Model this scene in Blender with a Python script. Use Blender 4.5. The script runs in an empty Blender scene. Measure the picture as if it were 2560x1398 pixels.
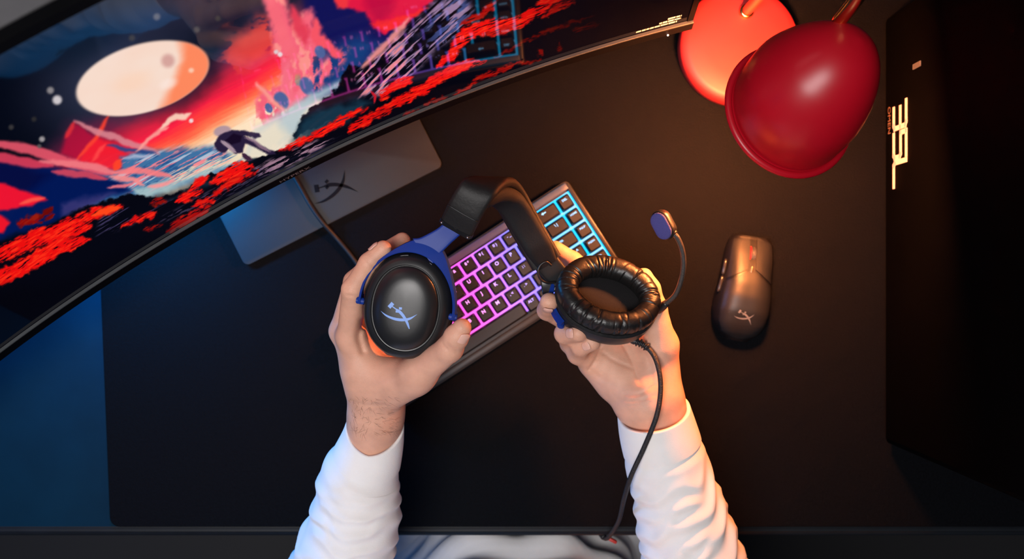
import bpy, bmesh, math, random
import numpy as np
from mathutils import Vector, Matrix

random.seed(7)
rng = np.random.default_rng(11)
sc = bpy.context.scene
COL = sc.collection

# ------------------------------------------------------------------ camera
CAM_H = 1.15                     # metres above the desk mat
FPX = 2472.5                     # focal length in pixels of the 2560 px frame
cam_d = bpy.data.cameras.new('camera')
cam_d.sensor_width = 36.0
cam_d.lens = FPX / 2560 * 36.0
cam_d.clip_start = 0.02
cam_d.dof.use_dof = True
cam_d.dof.focus_distance = CAM_H - 0.235
cam_d.dof.aperture_fstop = 5.0
cam = bpy.data.objects.new('camera', cam_d)
cam.location = (0, 0, CAM_H)
COL.objects.link(cam)
sc.camera = cam

# ------------------------------------------------------------------ world, lights, exposure
w = bpy.data.worlds.new('world')
sc.world = w
w.use_nodes = True
w.node_tree.nodes['Background'].inputs[0].default_value = (0.30, 0.42, 0.75, 1)
w.node_tree.nodes['Background'].inputs[1].default_value = 0.045
sc.view_settings.view_transform = 'Standard'
sc.view_settings.look = 'None'
sc.view_settings.exposure = 0.0
sc.view_settings.gamma = 1.0
sc.view_settings.use_curve_mapping = False


def area(name, loc, target, size, power, color, sy=None):
    d = bpy.data.lights.new(name, 'AREA')
    d.shape = 'RECTANGLE'
    d.size = size
    d.size_y = sy or size
    d.energy = power
    d.color = color
    o = bpy.data.objects.new(name, d)
    o.location = loc
    o.rotation_euler = (Vector(target) - Vector(loc)).to_track_quat('-Z', 'Y').to_euler()
    COL.objects.link(o)
    return o


area('window_softbox', (-0.40, -0.32, 1.95), (0.02, -0.14, 0.10), 0.6, 31, (1.0, 0.96, 0.94), 0.9)
area('blue_fill_left', (-1.15, -0.10, 0.50), (-0.30, -0.12, 0.05), 0.4, 2.8, (0.03, 0.28, 1.0))  # added broad blue fill from the left for the hands, no fixture there
area('blue_light_bar', (-0.44, 0.12, 0.120), (-0.41, -0.06, 0.0), 0.14, 3.0, (0.0, 0.36, 1.0), 0.03)

# ------------------------------------------------------------------ helpers


def s2l(c):
    return tuple(((x / 255) / 12.92 if x / 255 <= 0.04045 else ((x / 255 + 0.055) / 1.055) ** 2.4) for x in c)


def P(px, py, z):
    """world point that stands at height z and shows at pixel (px, py) of the 2560x1398 photograph"""
    k = (CAM_H - z) / FPX
    return Vector(((px - 1280) * k, (699 - py) * k, z))


MATS = {}


def mat(name, color=(0.5, 0.5, 0.5), rough=0.5, metal=0.0, spec=0.5, var=0.12, vscale=30, bump=0.0, bscale=200,
        coat=0.0, coatr=0.1, emit=None, estr=0.0, sss=0.0, sheen=0.0, detail=4, aniso=None):
    """principled material with a procedural colour variation and an optional fine relief"""
    if name in MATS:
        return MATS[name]
    m = bpy.data.materials.new(name)
    m.use_nodes = True
    nt = m.node_tree
    b = nt.nodes['Principled BSDF']
    b.inputs['Roughness'].default_value = rough
    b.inputs['Metallic'].default_value = metal
    b.inputs['Specular IOR Level'].default_value = spec
    b.inputs['Coat Weight'].default_value = coat
    b.inputs['Coat Roughness'].default_value = coatr
    tc = nt.nodes.new('ShaderNodeTexCoord')
    src = tc.outputs['Object']
    if aniso:
        mp = nt.nodes.new('ShaderNodeMapping')
        mp.inputs['Scale'].default_value = aniso
        nt.links.new(src, mp.inputs['Vector'])
        src = mp.outputs[0]
    n = nt.nodes.new('ShaderNodeTexNoise')
    n.inputs['Scale'].default_value = vscale
    n.inputs['Detail'].default_value = detail
    nt.links.new(src, n.inputs['Vector'])
    r = nt.nodes.new('ShaderNodeValToRGB')
    r.color_ramp.elements[0].position = 0.3
    r.color_ramp.elements[1].position = 0.7
    r.color_ramp.elements[0].color = (*[c * (1 - var) for c in color], 1)
    r.color_ramp.elements[1].color = (*[min(1, c * (1 + var)) for c in color], 1)
    nt.links.new(n.outputs['Fac'], r.inputs[0])
    nt.links.new(r.outputs[0], b.inputs['Base Color'])
    if bump:
        n2 = nt.nodes.new('ShaderNodeTexNoise')
        n2.inputs['Scale'].default_value = bscale
        n2.inputs['Detail'].default_value = 3
        nt.links.new(src, n2.inputs['Vector'])
        bp = nt.nodes.new('ShaderNodeBump')
        bp.inputs['Strength'].default_value = bump
        bp.inputs['Distance'].default_value = 0.001
        nt.links.new(n2.outputs['Fac'], bp.inputs['Height'])
        nt.links.new(bp.outputs[0], b.inputs['Normal'])
    if emit:
        b.inputs['Emission Color'].default_value = (*emit, 1)
        b.inputs['Emission Strength'].default_value = estr
    if sss:
        b.inputs['Subsurface Weight'].default_value = sss
        b.inputs['Subsurface Radius'].default_value = (0.012, 0.005, 0.003)
        b.inputs['Subsurface Scale'].default_value = 0.35
    if sheen:
        b.inputs['Sheen Weight'].default_value = sheen
    MATS[name] = m
    return m


def mesh_obj(name, verts, faces, material, parent=None, smooth=True, world=True):
    me = bpy.data.meshes.new(name)
    me.from_pydata([tuple(v) for v in verts], [], [tuple(f) for f in faces])
    me.update()
    return link(name, me, material, parent, smooth, world)


def link(name, me, material, parent=None, smooth=True, world=True):
    if material is not None and not me.materials:
        me.materials.append(material)
    if smooth:
        me.shade_smooth()
    o = bpy.data.objects.new(name, me)
    COL.objects.link(o)
    if parent is not None:
        o.parent = parent
        if world:
            o.matrix_parent_inverse = parent_world(parent).inverted()
    return o


def parent_world(o):
    mb = o.matrix_basis.copy()
    if o.parent:
        return parent_world(o.parent) @ o.matrix_parent_inverse @ mb
    return mb


def thing(name, label, cat, loc=(0, 0, 0), rotz=0.0, group=None):
    o = bpy.data.objects.new(name, None)
    o.empty_display_size = 0.02
    o.location = loc
    o.rotation_euler = (0, 0, rotz)
    COL.objects.link(o)
    tag(o, label, cat, group)
    return o


def tag(o, label, cat, group=None):
    o['label'] = label
    o['category'] = cat
    if group:
        o['group'] = group
    return o


def struct(o):
    o['kind'] = 'structure'
    return o


def bm_obj(name, bm, material, parent=None, smooth=True, world=True):
    me = bpy.data.meshes.new(name)
    bm.to_mesh(me)
    bm.free()
    return link(name, me, material, parent, smooth, world)


def autosmooth(o, ang=35):
    me = o.data
    bm = bmesh.new()
    bm.from_mesh(me)
    for e in bm.edges:
        if len(e.link_faces) == 2 and e.calc_face_angle(0) > math.radians(ang):
            e.smooth = False
    bm.to_mesh(me)
    bm.free()
    return o


def box_bm(sx, sy, sz, bev=0.0, seg=3, center=(0, 0, 0), bm=None, only_vertical=0.0):
    b2 = bmesh.new()
    bmesh.ops.create_cube(b2, size=1.0)
    for v in b2.verts:
        v.co = Vector((v.co.x * sx, v.co.y * sy, v.co.z * sz))
    if only_vertical:
        es = [e for e in b2.edges if abs((e.verts[0].co - e.verts[1].co).normalized().z) > 0.9]
        bmesh.ops.bevel(b2, geom=es, offset=only_vertical, segments=6, affect='EDGES', profile=0.5)
    if bev:
        es = [e for e in b2.edges if len(e.link_faces) == 2 and e.calc_face_angle(0) > 0.6] if only_vertical else b2.edges[:]
        bmesh.ops.bevel(b2, geom=es, offset=bev, segments=seg, affect='EDGES', profile=0.5)
    bmesh.ops.translate(b2, verts=b2.verts, vec=center)
    if bm is None:
        return b2
    me = bpy.data.meshes.new('tmp')
    b2.to_mesh(me)
    b2.free()
    bm.from_mesh(me)
    bpy.data.meshes.remove(me)
    return bm


def catmull(pts, n=12, closed=False):
    pts = [np.array(p, float) for p in pts]
    out = []
    m = len(pts)
    rngk = range(m if closed else m - 1)
    for i in rngk:
        p0 = pts[i - 1] if (i > 0 or closed) else 2 * pts[0] - pts[1]
        p1 = pts[i]
        p2 = pts[(i + 1) % m]
        p3 = pts[(i + 2) % m] if (i + 2 < m or closed) else 2 * pts[-1] - pts[-2]
        for k in range(n):
            t = k / n
            out.append(0.5 * ((2 * p1) + (p2 - p0) * t + (2 * p0 - 5 * p1 + 4 * p2 - p3) * t * t
                              + (3 * p1 - p0 - 3 * p2 + p3) * t ** 3))
    if not closed:
        out.append(pts[-1])
    return np.array(out)


def frames(path):
    path = np.asarray(path, float)
    t = np.gradient(path, axis=0)
    t /= np.linalg.norm(t, axis=1)[:, None] + 1e-12
    up = np.array([0, 0, 1.0])
    if abs(t[0] @ up) > 0.95:
        up = np.array([1.0, 0, 0])
    u = np.cross(up, t[0])
    u /= np.linalg.norm(u)
    us = [u]
    for i in range(1, len(path)):
        u = us[-1] - t[i] * (us[-1] @ t[i])
        u /= np.linalg.norm(u) + 1e-12
        us.append(u)
    us = np.array(us)
    vs = np.cross(t, us)
    return t, us, vs


def tube(path, radius, seg=12, caps=True):
    """verts, faces of a tube along a path; radius a number or one per point"""
    path = np.asarray(path, float)
    n = len(path)
    r = np.broadcast_to(np.asarray(radius, float), (n,))
    t, u, v = frames(path)
    a = np.linspace(0, 2 * np.pi, seg, endpoint=False)
    ring = np.cos(a)[None, :, None] * u[:, None, :] + np.sin(a)[None, :, None] * v[:, None, :]
    vt = (path[:, None, :] + ring * r[:, None, None]).reshape(-1, 3)
    fs = [(i * seg + j, i * seg + (j + 1) % seg, (i + 1) * seg + (j + 1) % seg, (i + 1) * seg + j)
          for i in range(n - 1) for j in range(seg)]
    if caps:
        fs.append(tuple(range(seg))[::-1])
        fs.append(tuple((n - 1) * seg + j for j in range(seg)))
    return vt.tolist(), fs


def merge(parts):
    V, Fc = [], []
    for v, f in parts:
        o = len(V)
        V += [tuple(x) for x in v]
        Fc += [tuple(i + o for i in q) for q in f]
    return V, Fc


def grid_faces(nu, nv, closed_u=False):
    fs = []
    for i in range(nu if closed_u else nu - 1):
        for j in range(nv - 1):
            a = i * nv + j
            b = ((i + 1) % nu) * nv + j
            fs.append((a, b, b + 1, a + 1))
    return fs


def text_mesh(txt, size, bold=False):
    """flat lettering as a mesh, made in a scene of its own so that the big scene is not re-evaluated"""
    c = bpy.data.curves.new('txt', 'FONT')
    c.body = txt
    c.size = size
    c.align_x = 'CENTER'
    c.align_y = 'CENTER'
    c.resolution_u = 3
    if bold:
        c.offset = size * 0.02
    o = bpy.data.objects.new('txt', c)
    me = o.to_mesh().copy()
    o.to_mesh_clear()
    bpy.data.objects.remove(o)
    bpy.data.curves.remove(c)
    me.materials.clear()
    return me


NOISE_T = {}


def vnoise(x, y, seed=0):
    """smooth 2-D value noise in 0..1"""
    if seed not in NOISE_T:
        NOISE_T[seed] = np.random.default_rng(seed).random((256, 256))
    T = NOISE_T[seed]
    xi = np.floor(x).astype(int)
    yi = np.floor(y).astype(int)
    fx = x - xi
    fy = y - yi
    fx = fx * fx * (3 - 2 * fx)
    fy = fy * fy * (3 - 2 * fy)
    g = lambda a, b: T[a & 255, b & 255]
    return (g(xi, yi) * (1 - fx) * (1 - fy) + g(xi + 1, yi) * fx * (1 - fy)
            + g(xi, yi + 1) * (1 - fx) * fy + g(xi + 1, yi + 1) * fx * fy)


def fbm(x, y, seed=0, oct=4):
    s, a, tot = 0, 1.0, 0
    for k in range(oct):
        s = s + a * vnoise(x * 2 ** k + 17 * k, y * 2 ** k + 31 * k, seed + k)
        tot += a
        a *= 0.5
    return s / tot


def sstep(a, b, x):
    t = np.clip((x - a) / (b - a), 0, 1)
    return t * t * (3 - 2 * t)


# ------------------------------------------------------------------ shared materials
M_BLACK = mat('black_plastic', (0.010, 0.010, 0.012), 0.42, bump=0.05, bscale=900)
M_SOFT = mat('soft_touch_black', (0.011, 0.0115, 0.013), 0.36, spec=0.5, bump=0.03, bscale=1500)
M_LEATHER = mat('black_leatherette', (0.007, 0.0068, 0.007), 0.40, spec=0.5, bump=0.22, bscale=420)
M_FABRIC = mat('black_mesh_fabric', (0.012, 0.011, 0.012), 0.9, spec=0.2, bump=0.5, bscale=1500)
M_BRASS = mat('brushed_brass', (0.78, 0.52, 0.22), 0.22, metal=1.0, var=0.06)
M_RED = mat('red_lacquer', (0.40, 0.003, 0.012), 0.36, spec=0.45, var=0.05, vscale=15)
M_BLUE = mat('blue_painted_metal', (0.004, 0.030, 0.24), 0.48, metal=0.0, spec=0.3, var=0.05)
M_DARKMETAL = mat('dark_metal', (0.05, 0.05, 0.055), 0.35, metal=0.9)
M_WHITEPRINT = mat('pale_print', (0.62, 0.66, 0.72), 0.5, var=0.03)
M_LOGOBLUE = mat('pale_blue_print', (0.20, 0.36, 0.80), 0.45, var=0.03)
M_GREYPRINT = mat('grey_print', (0.12, 0.125, 0.14), 0.5, var=0.03)

# ------------------------------------------------------------------ setting: floor, wall
FLOOR_Z = -0.74
v = [(-2.6, -2.2, FLOOR_Z), (2.6, -2.2, FLOOR_Z), (2.6, 1.2, FLOOR_Z), (-2.6, 1.2, FLOOR_Z)]
bm = box_bm(5.2, 3.4, 0.04, center=(0, -0.5, FLOOR_Z - 0.02))
struct(bm_obj('floor', bm, mat('dark_floor', (0.006, 0.006, 0.008), 0.7, vscale=4), smooth=False))
bm = box_bm(5.2, 0.06, 2.9, center=(0, 0.62, FLOOR_Z + 1.45))
struct(bm_obj('wall_back', bm, mat('dark_wall_paint', (0.012, 0.014, 0.02), 0.8, vscale=3, bump=0.1, bscale=60), smooth=False))

# ------------------------------------------------------------------ desk and mat
MAT_T = 0.003
DZ = -MAT_T                      # desk surface, the mat top is z = 0
DESK_Y0 = -(1343 - 699) / FPX * (CAM_H - DZ)
DESK_Y1 = 0.52
M_DESK = mat('dark_desk_laminate', (0.0008, 0.016, 0.030), 0.5, spec=0.04, var=0.12, vscale=14, bump=0.04, bscale=400)
desk = thing('desk', 'wide dark laminate desk with a grooved front edge under the black mat', 'desk', (0.0, 0.1, FLOOR_Z))
# desk top: profile extruded along x, front edge with three fine steps
trim_prof = [(DESK_Y0 + 0.0122, DZ), (DESK_Y0 + 0.0118, DZ - 0.0011), (DESK_Y0 + 0.0106, DZ - 0.0011),
             (DESK_Y0 + 0.0102, DZ - 0.0002), (DESK_Y0 + 0.0078, DZ - 0.0004), (DESK_Y0 + 0.0074, DZ - 0.0016),
             (DESK_Y0 + 0.0062, DZ - 0.0016), (DESK_Y0 + 0.0058, DZ - 0.0008), (DESK_Y0 + 0.0030, DZ - 0.0020),
             (DESK_Y0 + 0.0010, DZ - 0.0042), (DESK_Y0, DZ - 0.0080), (DESK_Y0, DZ - 0.027), (DESK_Y0 + 0.003, DZ - 0.030), (DESK_Y0 + 0.0122, DZ - 0.030)]
top_prof = [(DESK_Y1, DZ), (DESK_Y0 + 0.0122, DZ), (DESK_Y0 + 0.0122, DZ - 0.030), (DESK_Y1, DZ - 0.030)]
M_EDGE = mat('dark_edge_band', (0.0075, 0.0095, 0.013), 0.45, spec=0.2)
for nm, prof, mm_ in (('desktop', top_prof, M_DESK), ('edge_band', trim_prof, M_EDGE)):
    vs, fs = [], []
    n = len(prof)
    for x in (-0.95, 0.95):
        vs += [(x, y, z) for y, z in prof]
    for i in range(n):
        fs.append((i, (i + 1) % n, n + (i + 1) % n, n + i))
    fs += [tuple(range(n))[::-1], tuple(range(n, 2 * n))]
    mesh_obj(nm, vs, fs, mm_, desk, smooth=False)
for sx in (-1, 1):
    for y in (DESK_Y0 + 0.1, DESK_Y1 - 0.08):
        bm = box_bm(0.06, 0.06, DZ - 0.030 - FLOOR_Z, bev=0.004, center=(sx * 0.86, y, (DZ - 0.030 + FLOOR_Z) / 2))
        bm_obj('leg', bm, M_BLACK, desk, smooth=False)

# desk mat: rounded outline with a slightly slanting left edge
a = P(266, 1318, 0)
mat_y0 = a.y
tl = P(236, -45, 0)
outline = []
rc = 0.012


def corner(cx, cy, a0, a1, r, n=8):
    return [(cx + r * math.cos(a0 + (a1 - a0) * k / n), cy + r * math.sin(a0 + (a1 - a0) * k / n)) for k in range(n + 1)]


xr, yt = 0.62, tl.y
xl_b, xl_t = P(274, 1318, 0).x, P(222, -45, 0).x
outline += corner(xl_b + rc, mat_y0 + rc, math.pi, 1.5 * math.pi, rc)
outline += corner(xr - rc, mat_y0 + rc, 1.5 * math.pi, 2 * math.pi, rc)
outline += corner(xr - rc, yt - rc, 0, 0.5 * math.pi, rc)
outline += corner(xl_t + rc, yt - rc, 0.5 * math.pi, math.pi, rc)
n = len(outline)
cx0 = sum(p[0] for p in outline) / n
cy0 = sum(p[1] for p in outline) / n
vs = [(x, y, DZ) for x, y in outline] + [(x, y, -0.0006) for x, y in outline] + \
     [(x + (cx0 - x) * 0.0014, y + (cy0 - y) * 0.0024, 0) for x, y in outline]
fs = [(i, (i + 1) % n, n + (i + 1) % n, n + i) for i in range(n)]
fs += [(n + i, n + (i + 1) % n, 2 * n + (i + 1) % n, 2 * n + i) for i in range(n)]
fs += [tuple(range(2 * n, 3 * n)), tuple(range(n))[::-1]]
M_MAT = mat('black_leather_mat', (0.0026, 0.0029, 0.0040), 0.62, spec=0.025, var=0.18, vscale=320, bump=0.45, bscale=520)
dm = mesh_obj('desk_mat', vs, fs, M_MAT, smooth=False)
tag(dm, 'large black leather-look desk mat with rounded corners covering most of the desk', 'desk mat')

# ------------------------------------------------------------------ logo strokes (2-D, unit = about half the logo width)


def stroke2d(pts, widths, n=10):
    c = catmull([(*p, 0) for p in pts], n)[:, :2]
    wv = np.interp(np.linspace(0, 1, len(c)), np.linspace(0, 1, len(widths)), widths)
    t = np.gradient(c, axis=0)
    t /= np.linalg.norm(t, axis=1)[:, None] + 1e-9
    nrm = np.c_[-t[:, 1], t[:, 0]]
    l, r = c + nrm * wv[:, None] / 2, c - nrm * wv[:, None] / 2
    V = np.r_[l, r]
    m = len(c)
    return V, [(i, m + i, m + i + 1, i + 1) for i in range(m - 1)]


def logo2d():
    S = lambda x, y: ((x - 760) / 160, -(y - 785) / 160)
    parts = []
    parts.append(stroke2d([S(597, 722), S(650, 762), S(720, 788), S(790, 796), S(855, 784), S(922, 744)], [0.0, 0.10, 0.15, 0.16, 0.12, 0.0]))
    parts.append(stroke2d([S(700, 676), S(735, 700), S(770, 725), S(805, 768), S(835, 830), S(857, 920)], [0.05, 0.06, 0.17, 0.16, 0.13, 0.0]))
    parts.append(stroke2d([S(676, 690), S(712, 650)], [0.20, 0.20], 4))
    parts.append(stroke2d([S(764, 694), S(790, 696)], [0.13, 0.13], 4))
    parts.append(stroke2d([S(734, 722), S(758, 724)], [0.12, 0.12], 4))
    V, Fc = [], []
    for v_, f_ in parts:
        o_ = len(V)
        V += v_.tolist()
        Fc += [tuple(i + o_ for i in q) for q in f_]
    return np.array(V), Fc


# ------------------------------------------------------------------ monitor
MC = np.array([0.63761, -1.59069])
MR, MZ0 = 1.89695, 0.160
MT = math.radians(10.0)
MH = 0.409
A_L, A_R = math.radians(131.6), math.radians(103.96)
MLEN = MR * (A_L - A_R)


def mon(a, s, d):
    """point of the curved monitor: angle a, s up the screen, d behind the front"""
    a = np.asarray(a, float)
    r = MR + np.asarray(s) * math.sin(MT) + np.asarray(d) * math.cos(MT)
    z = MZ0 + np.asarray(s) * math.cos(MT) - np.asarray(d) * math.sin(MT)
    return np.stack(np.broadcast_arrays(MC[0] + r * np.cos(a), MC[1] + r * np.sin(a), z), -1)


def mon_sweep(profile, n=60, a0=A_L, a1=A_R, closed=True):
    """sweep an (s, d) profile along the monitor's arc"""
    A = np.linspace(a0, a1, n)
    m = len(profile)
    vs = []
    for a in A:
        for s, d in profile:
            vs.append(mon(a, s, d))
    fs = []
    for i in range(n - 1):
        for j in range(m if closed else m - 1):
            k = (j + 1) % m
            fs.append((i * m + j, (i + 1) * m + j, (i + 1) * m + k, i * m + k))
    if closed:
        fs += [tuple(range(m)), tuple((n - 1) * m + j for j in range(m))[::-1]]
    return vs, fs


mid = mon((A_L + A_R) / 2, 0, 0)
base_mid = P((613 + 1108) / 2, (667 + 415) / 2, 0.006)
monitor = thing('monitor', 'wide curved monitor showing a red moonlit landscape, on a grey stand foot', 'monitor',
                (float(mid[0]), float(mid[1]), 0.0))
M_MON = mat('monitor_black', (0.0015, 0.0015, 0.002), 0.55, spec=0.05)
M_CHIN_LIT = mat('monitor_chin_highlight', (0.045, 0.05, 0.055), 0.45, spec=0.3)
M_MONBACK = mat('monitor_back_grey', (0.075, 0.073, 0.078), 0.6, spec=0.2, bump=0.1, bscale=500)
CH = 0.0150
# black chin; overhead highlight on its ledge is painted as a paler grey
vs, fs = mon_sweep([(0.0, 0.0015), (0.0006, 0.0), (CH - 0.0006, 0.0), (CH, 0.0006), (CH, 0.012), (0.0, 0.012)])
autosmooth(mesh_obj('chin', vs, fs, M_MON, monitor))
vs, fs = mon_sweep([(CH, 0.0004), (CH + 0.0009, 0.0008), (CH + 0.0009, 0.0036), (CH, 0.0036)])
autosmooth(mesh_obj('chin_ledge', vs, fs, M_CHIN_LIT, monitor))
# top and side bezels
vs, fs = mon_sweep([(MH - 0.010, 0.0028), (MH, 0.0028), (MH, 0.011), (MH - 0.010, 0.011)])
autosmooth(mesh_obj('bezel', vs, fs, M_MON, monitor))
da = 0.006 / MR
for a0, a1 in ((A_L, A_L - da), (A_R + da, A_R)):
    vs, fs = mon_sweep([(CH, 0.0028), (MH - 0.0102, 0.0028), (MH - 0.0102, 0.011), (CH, 0.011)], 4, a0, a1)
    autosmooth(mesh_obj('bezel', vs, fs, M_MON, monitor))
# grey back housing, thick in the middle
vs, fs = mon_sweep([(0.002, 0.0125), (MH - 0.0005, 0.0125), (MH - 0.001, 0.062), (MH - 0.03, 0.085), (0.05, 0.085), (0.002, 0.04)], 40,
                   A_L - 0.002, A_R + 0.035)
autosmooth(mesh_obj('back_housing', vs, fs, M_MONBACK, monitor))

# --- the picture on the screen, painted per vertex (the content of a lit display)
NU, NV = 860, 400
AA = np.linspace(A_L - da, A_R + da, NU)
SS = np.linspace(CH + 0.0005, MH - 0.0105, NV)
Agrid, Sgrid = np.meshgrid(AA, SS, indexing='ij')
pts = mon(Agrid, Sgrid, 0.0040)
kk = FPX / (CAM_H - pts[..., 2])
X = 1280 + pts[..., 0] * kk
Y = 699 - pts[..., 1] * kk
U = (A_L - Agrid) * MR * 1000        # millimetres along the screen
Vv = Sgrid * 1000                    # millimetres up the screen
img = np.zeros((NU, NV, 3))
XF, YF = X.ravel(), Y.ravel()


def region(pts_, pad):
    """flat indices of the picture points near an outline, and their coordinates"""
    p_ = np.array(pts_, float)
    x0, y0 = p_.min(0) - pad
    x1, y1 = p_.max(0) + pad
    sel = np.flatnonzero((XF > x0) & (XF < x1) & (YF > y0) & (YF < y1))
    return sel, XF[sel], YF[sel]


def warped(x, y, warp, wscale, seed):
    return (x + warp * (fbm(x / wscale, y / wscale, seed) - 0.5) * 2,
            y + warp * (fbm(x / wscale + 50, y / wscale + 9, seed + 9) - 0.5) * 2)


def polymask(poly, soft=6, warp=0, wscale=40, seed=3):
    sel, x, y = region(poly, soft + warp + 2)
    if warp:
        x, y = warped(x, y, warp, wscale, seed)
    d = np.full(x.shape, 1e9)
    inside = np.zeros(x.shape, bool)
    m = len(poly)
    for i in range(m):
        x0, y0 = poly[i]
        x1, y1 = poly[(i + 1) % m]
        ex_, ey_ = x1 - x0, y1 - y0
        t = np.clip(((x - x0) * ex_ + (y - y0) * ey_) / (ex_ * ex_ + ey_ * ey_ + 1e-9), 0, 1)
        d = np.minimum(d, np.hypot(x - x0 - t * ex_, y - y0 - t * ey_))
        if y1 != y0:
            inside ^= ((y0 > y) != (y1 > y)) & (x < (x1 - x0) * (y - y0) / (y1 - y0) + x0)
    out = np.zeros(XF.shape)
    out[sel] = 1 - sstep(-soft, soft, np.where(inside, -d, d))
    return out.reshape(X.shape)


def linemask(pts_, wd, soft=4, warp=0, wscale=30, seed=5):
    sel, x, y = region(pts_, wd + soft + warp + 2)
    if warp:
        x, y = warped(x, y, warp, wscale, seed)
    best = np.full(x.shape, 1e9)
    m = len(pts_) - 1
    for i in range(m):
        (x0, y0), (x1, y1) = pts_[i], pts_[i + 1]
        ex_, ey_ = x1 - x0, y1 - y0
        t = np.clip(((x - x0) * ex_ + (y - y0) * ey_) / (ex_ * ex_ + ey_ * ey_ + 1e-9), 0, 1)
        f = (i + t) / m
        wl = wd * np.clip(4.2 * f * (1 - f) + 0.12, 0, 1) ** 0.7
        best = np.minimum(best, np.hypot(x - x0 - t * ex_, y - y0 - t * ey_) - wl)
    out = np.zeros(XF.shape)
    out[sel] = 1 - sstep(-soft, soft, best)
    return out.reshape(X.shape)


def put(mask, col):
    sel = np.nonzero(mask > 0.002)
    mk_ = mask[sel][:, None]
    col = np.asarray(col, float)
    img[sel] = img[sel] * (1 - mk_) + (col[sel] if col.ndim == 3 else col) * mk_


def blob(cx, cy, rx, ry, ang=0, p0=0.0, p1=1.0):
    c_, s_ = math.cos(math.radians(ang)), math.sin(math.radians(ang))
    dx, dy = X - cx, -(Y - cy)
    a_ = (dx * c_ + dy * s_) / rx
    b_ = (-dx * s_ + dy * c_) / ry
    return 1 - sstep(p0, p1, np.hypot(a_, b_))


streak = fbm(U / 22, Vv / 2.6, 21, 4)            # horizontal brush streaks
streak2 = fbm(U / 9, Vv / 3.2, 33, 3)
diag = fbm((0.68 * U - 0.73 * Vv) / 3.4, (0.73 * U + 0.68 * Vv) / 22, 41, 3)
cloud = fbm(U / 30, Vv / 30, 55, 5)
# night sky
img[:] = (2, 6, 20)
put(blob(300, 200, 330, 230, 15, 0.0, 1.0) * 0.95, (52, 58, 82))
put(blob(500, 20, 300, 110, 10, 0.1, 1.0) * 0.75 * (0.55 + 0.9 * (cloud - 0.3)).clip(0, 1), (50, 50, 74))  # grey veil: reflection on the glass, painted into the picture
put(blob(210, 110, 170, 70, 30, 0.1, 1.0) * 0.5, (6, 24, 44))
# red to cream glow
q = (Y - 300) + 0.6 * (X - 500) + 26 * (cloud - 0.5) + 18 * (streak - 0.5)
ramp_q = [-170, -110, -70, -30, -2, 22, 48, 80, 200]
ramp_c = np.array([(50, 45, 70), (120, 42, 72), (205, 34, 62), (252, 32, 66), (254, 66, 60), (255, 112, 76), (255, 180, 130), (253, 226, 192), (252, 230, 200)])
glow = np.stack([np.interp(q, ramp_q, ramp_c[:, k]) for k in range(3)], -1)
m_ = polymask([(90, 430), (170, 330), (290, 292), (430, 270), (520, 200), (545, 110), (640, 20), (760, -20), (860, 60), (880, 220), (700, 420), (420, 470), (250, 450)], 50, 20, 60, 7)
put(m_, glow)
put(m_ * polymask([(520, 190), (560, 120), (650, 40), (740, 40), (700, 140), (600, 170)], 30, 30, 40, 8) * (cloud > 0.5) * 0.8, (240, 70, 60))
# dusk purple left of the glow
put(polymask([(90, 430), (180, 320), (260, 300), (300, 330), (280, 420)], 40, 8, 30, 9) * 0.55, (120, 18, 55))
# deep blue sky, right
put(polymask([(735, -40), (960, -40), (1010, 60), (930, 180), (850, 240), (760, 250), (800, 120)], 20, 14, 30, 12),
    (16, 18, 84))
put(polymask([(800, 130), (900, 90), (950, 110), (880, 200), (760, 250), (735, 210)], 26, 10, 30, 13) * 0.8, (20, 70, 130))
# red cloud, right
put(polymask([(835, -20), (1110, -20), (1050, 30), (1000, 70), (960, 84), (930, 62), (905, 26), (860, 18)], 7, 14, 26, 14), (226, 24, 66))
put(polymask([(900, -20), (1000, -20), (960, 60), (930, 50)], 18, 14, 26, 15) * 0.6, (170, 4, 62))
put(polymask([(930, 60), (1010, 40), (1090, 5), (1040, 40), (965, 82)], 6, 10, 16, 16) * 0.9, (250, 44, 44))
put(polymask([(836, -10), (876, -10), (868, 18), (846, 20)], 6, 6, 20, 16), (240, 52, 62))
# pink cloud columns and torn clouds
pc = polymask([(660, -30), (712, -30), (735, 60), (780, 20), (800, 90), (800, 150), (870, 120), (860, 160), (820, 190), (800, 220), (740, 260), (700, 300), (640, 320), (640, 250), (700, 200), (690, 120)], 12, 16, 30, 17)
tear = fbm(X / 24 + 3, Y / 40, 60, 4)
put(pc * sstep(0.36, 0.46, tear + 0.12 * (Y < 140)), (244, 98, 120))
put(pc * sstep(0.56, 0.68, tear) * 0.9, (252, 150, 140))
put(linemask([(668, -20), (700, 60), (725, 130), (745, 150)], 17, 8, 10, 26, 19), (246, 104, 120))
put(linemask([(730, 20), (748, 70), (765, 110)], 17, 10, 10, 26, 20), (226, 60, 84))
put(linemask([(785, 50), (792, 90), (830, 125), (855, 150)], 14, 6, 10, 22, 22), (246, 84, 100))
put(linemask([(800, 170), (770, 210), (740, 250), (690, 285)], 8, 6, 10, 22, 23), (248, 120, 140))
put(linemask([(720, 160), (715, 210), (735, 250)], 12, 6, 8, 22, 24), (246, 110, 130))
for cx, cy, rx, ry in ((767, 215, 18, 26), (703, 252, 20, 26), (672, 270, 10, 14), (800, 130, 14, 18)):
    put(blob(cx, cy, rx, ry, 25, 0.75, 1.05), (78, 98, 152))
put(linemask([(640, 205), (680, 250), (720, 285)], 6, 5, 5, 20, 26), (250, 150, 140))
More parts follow.
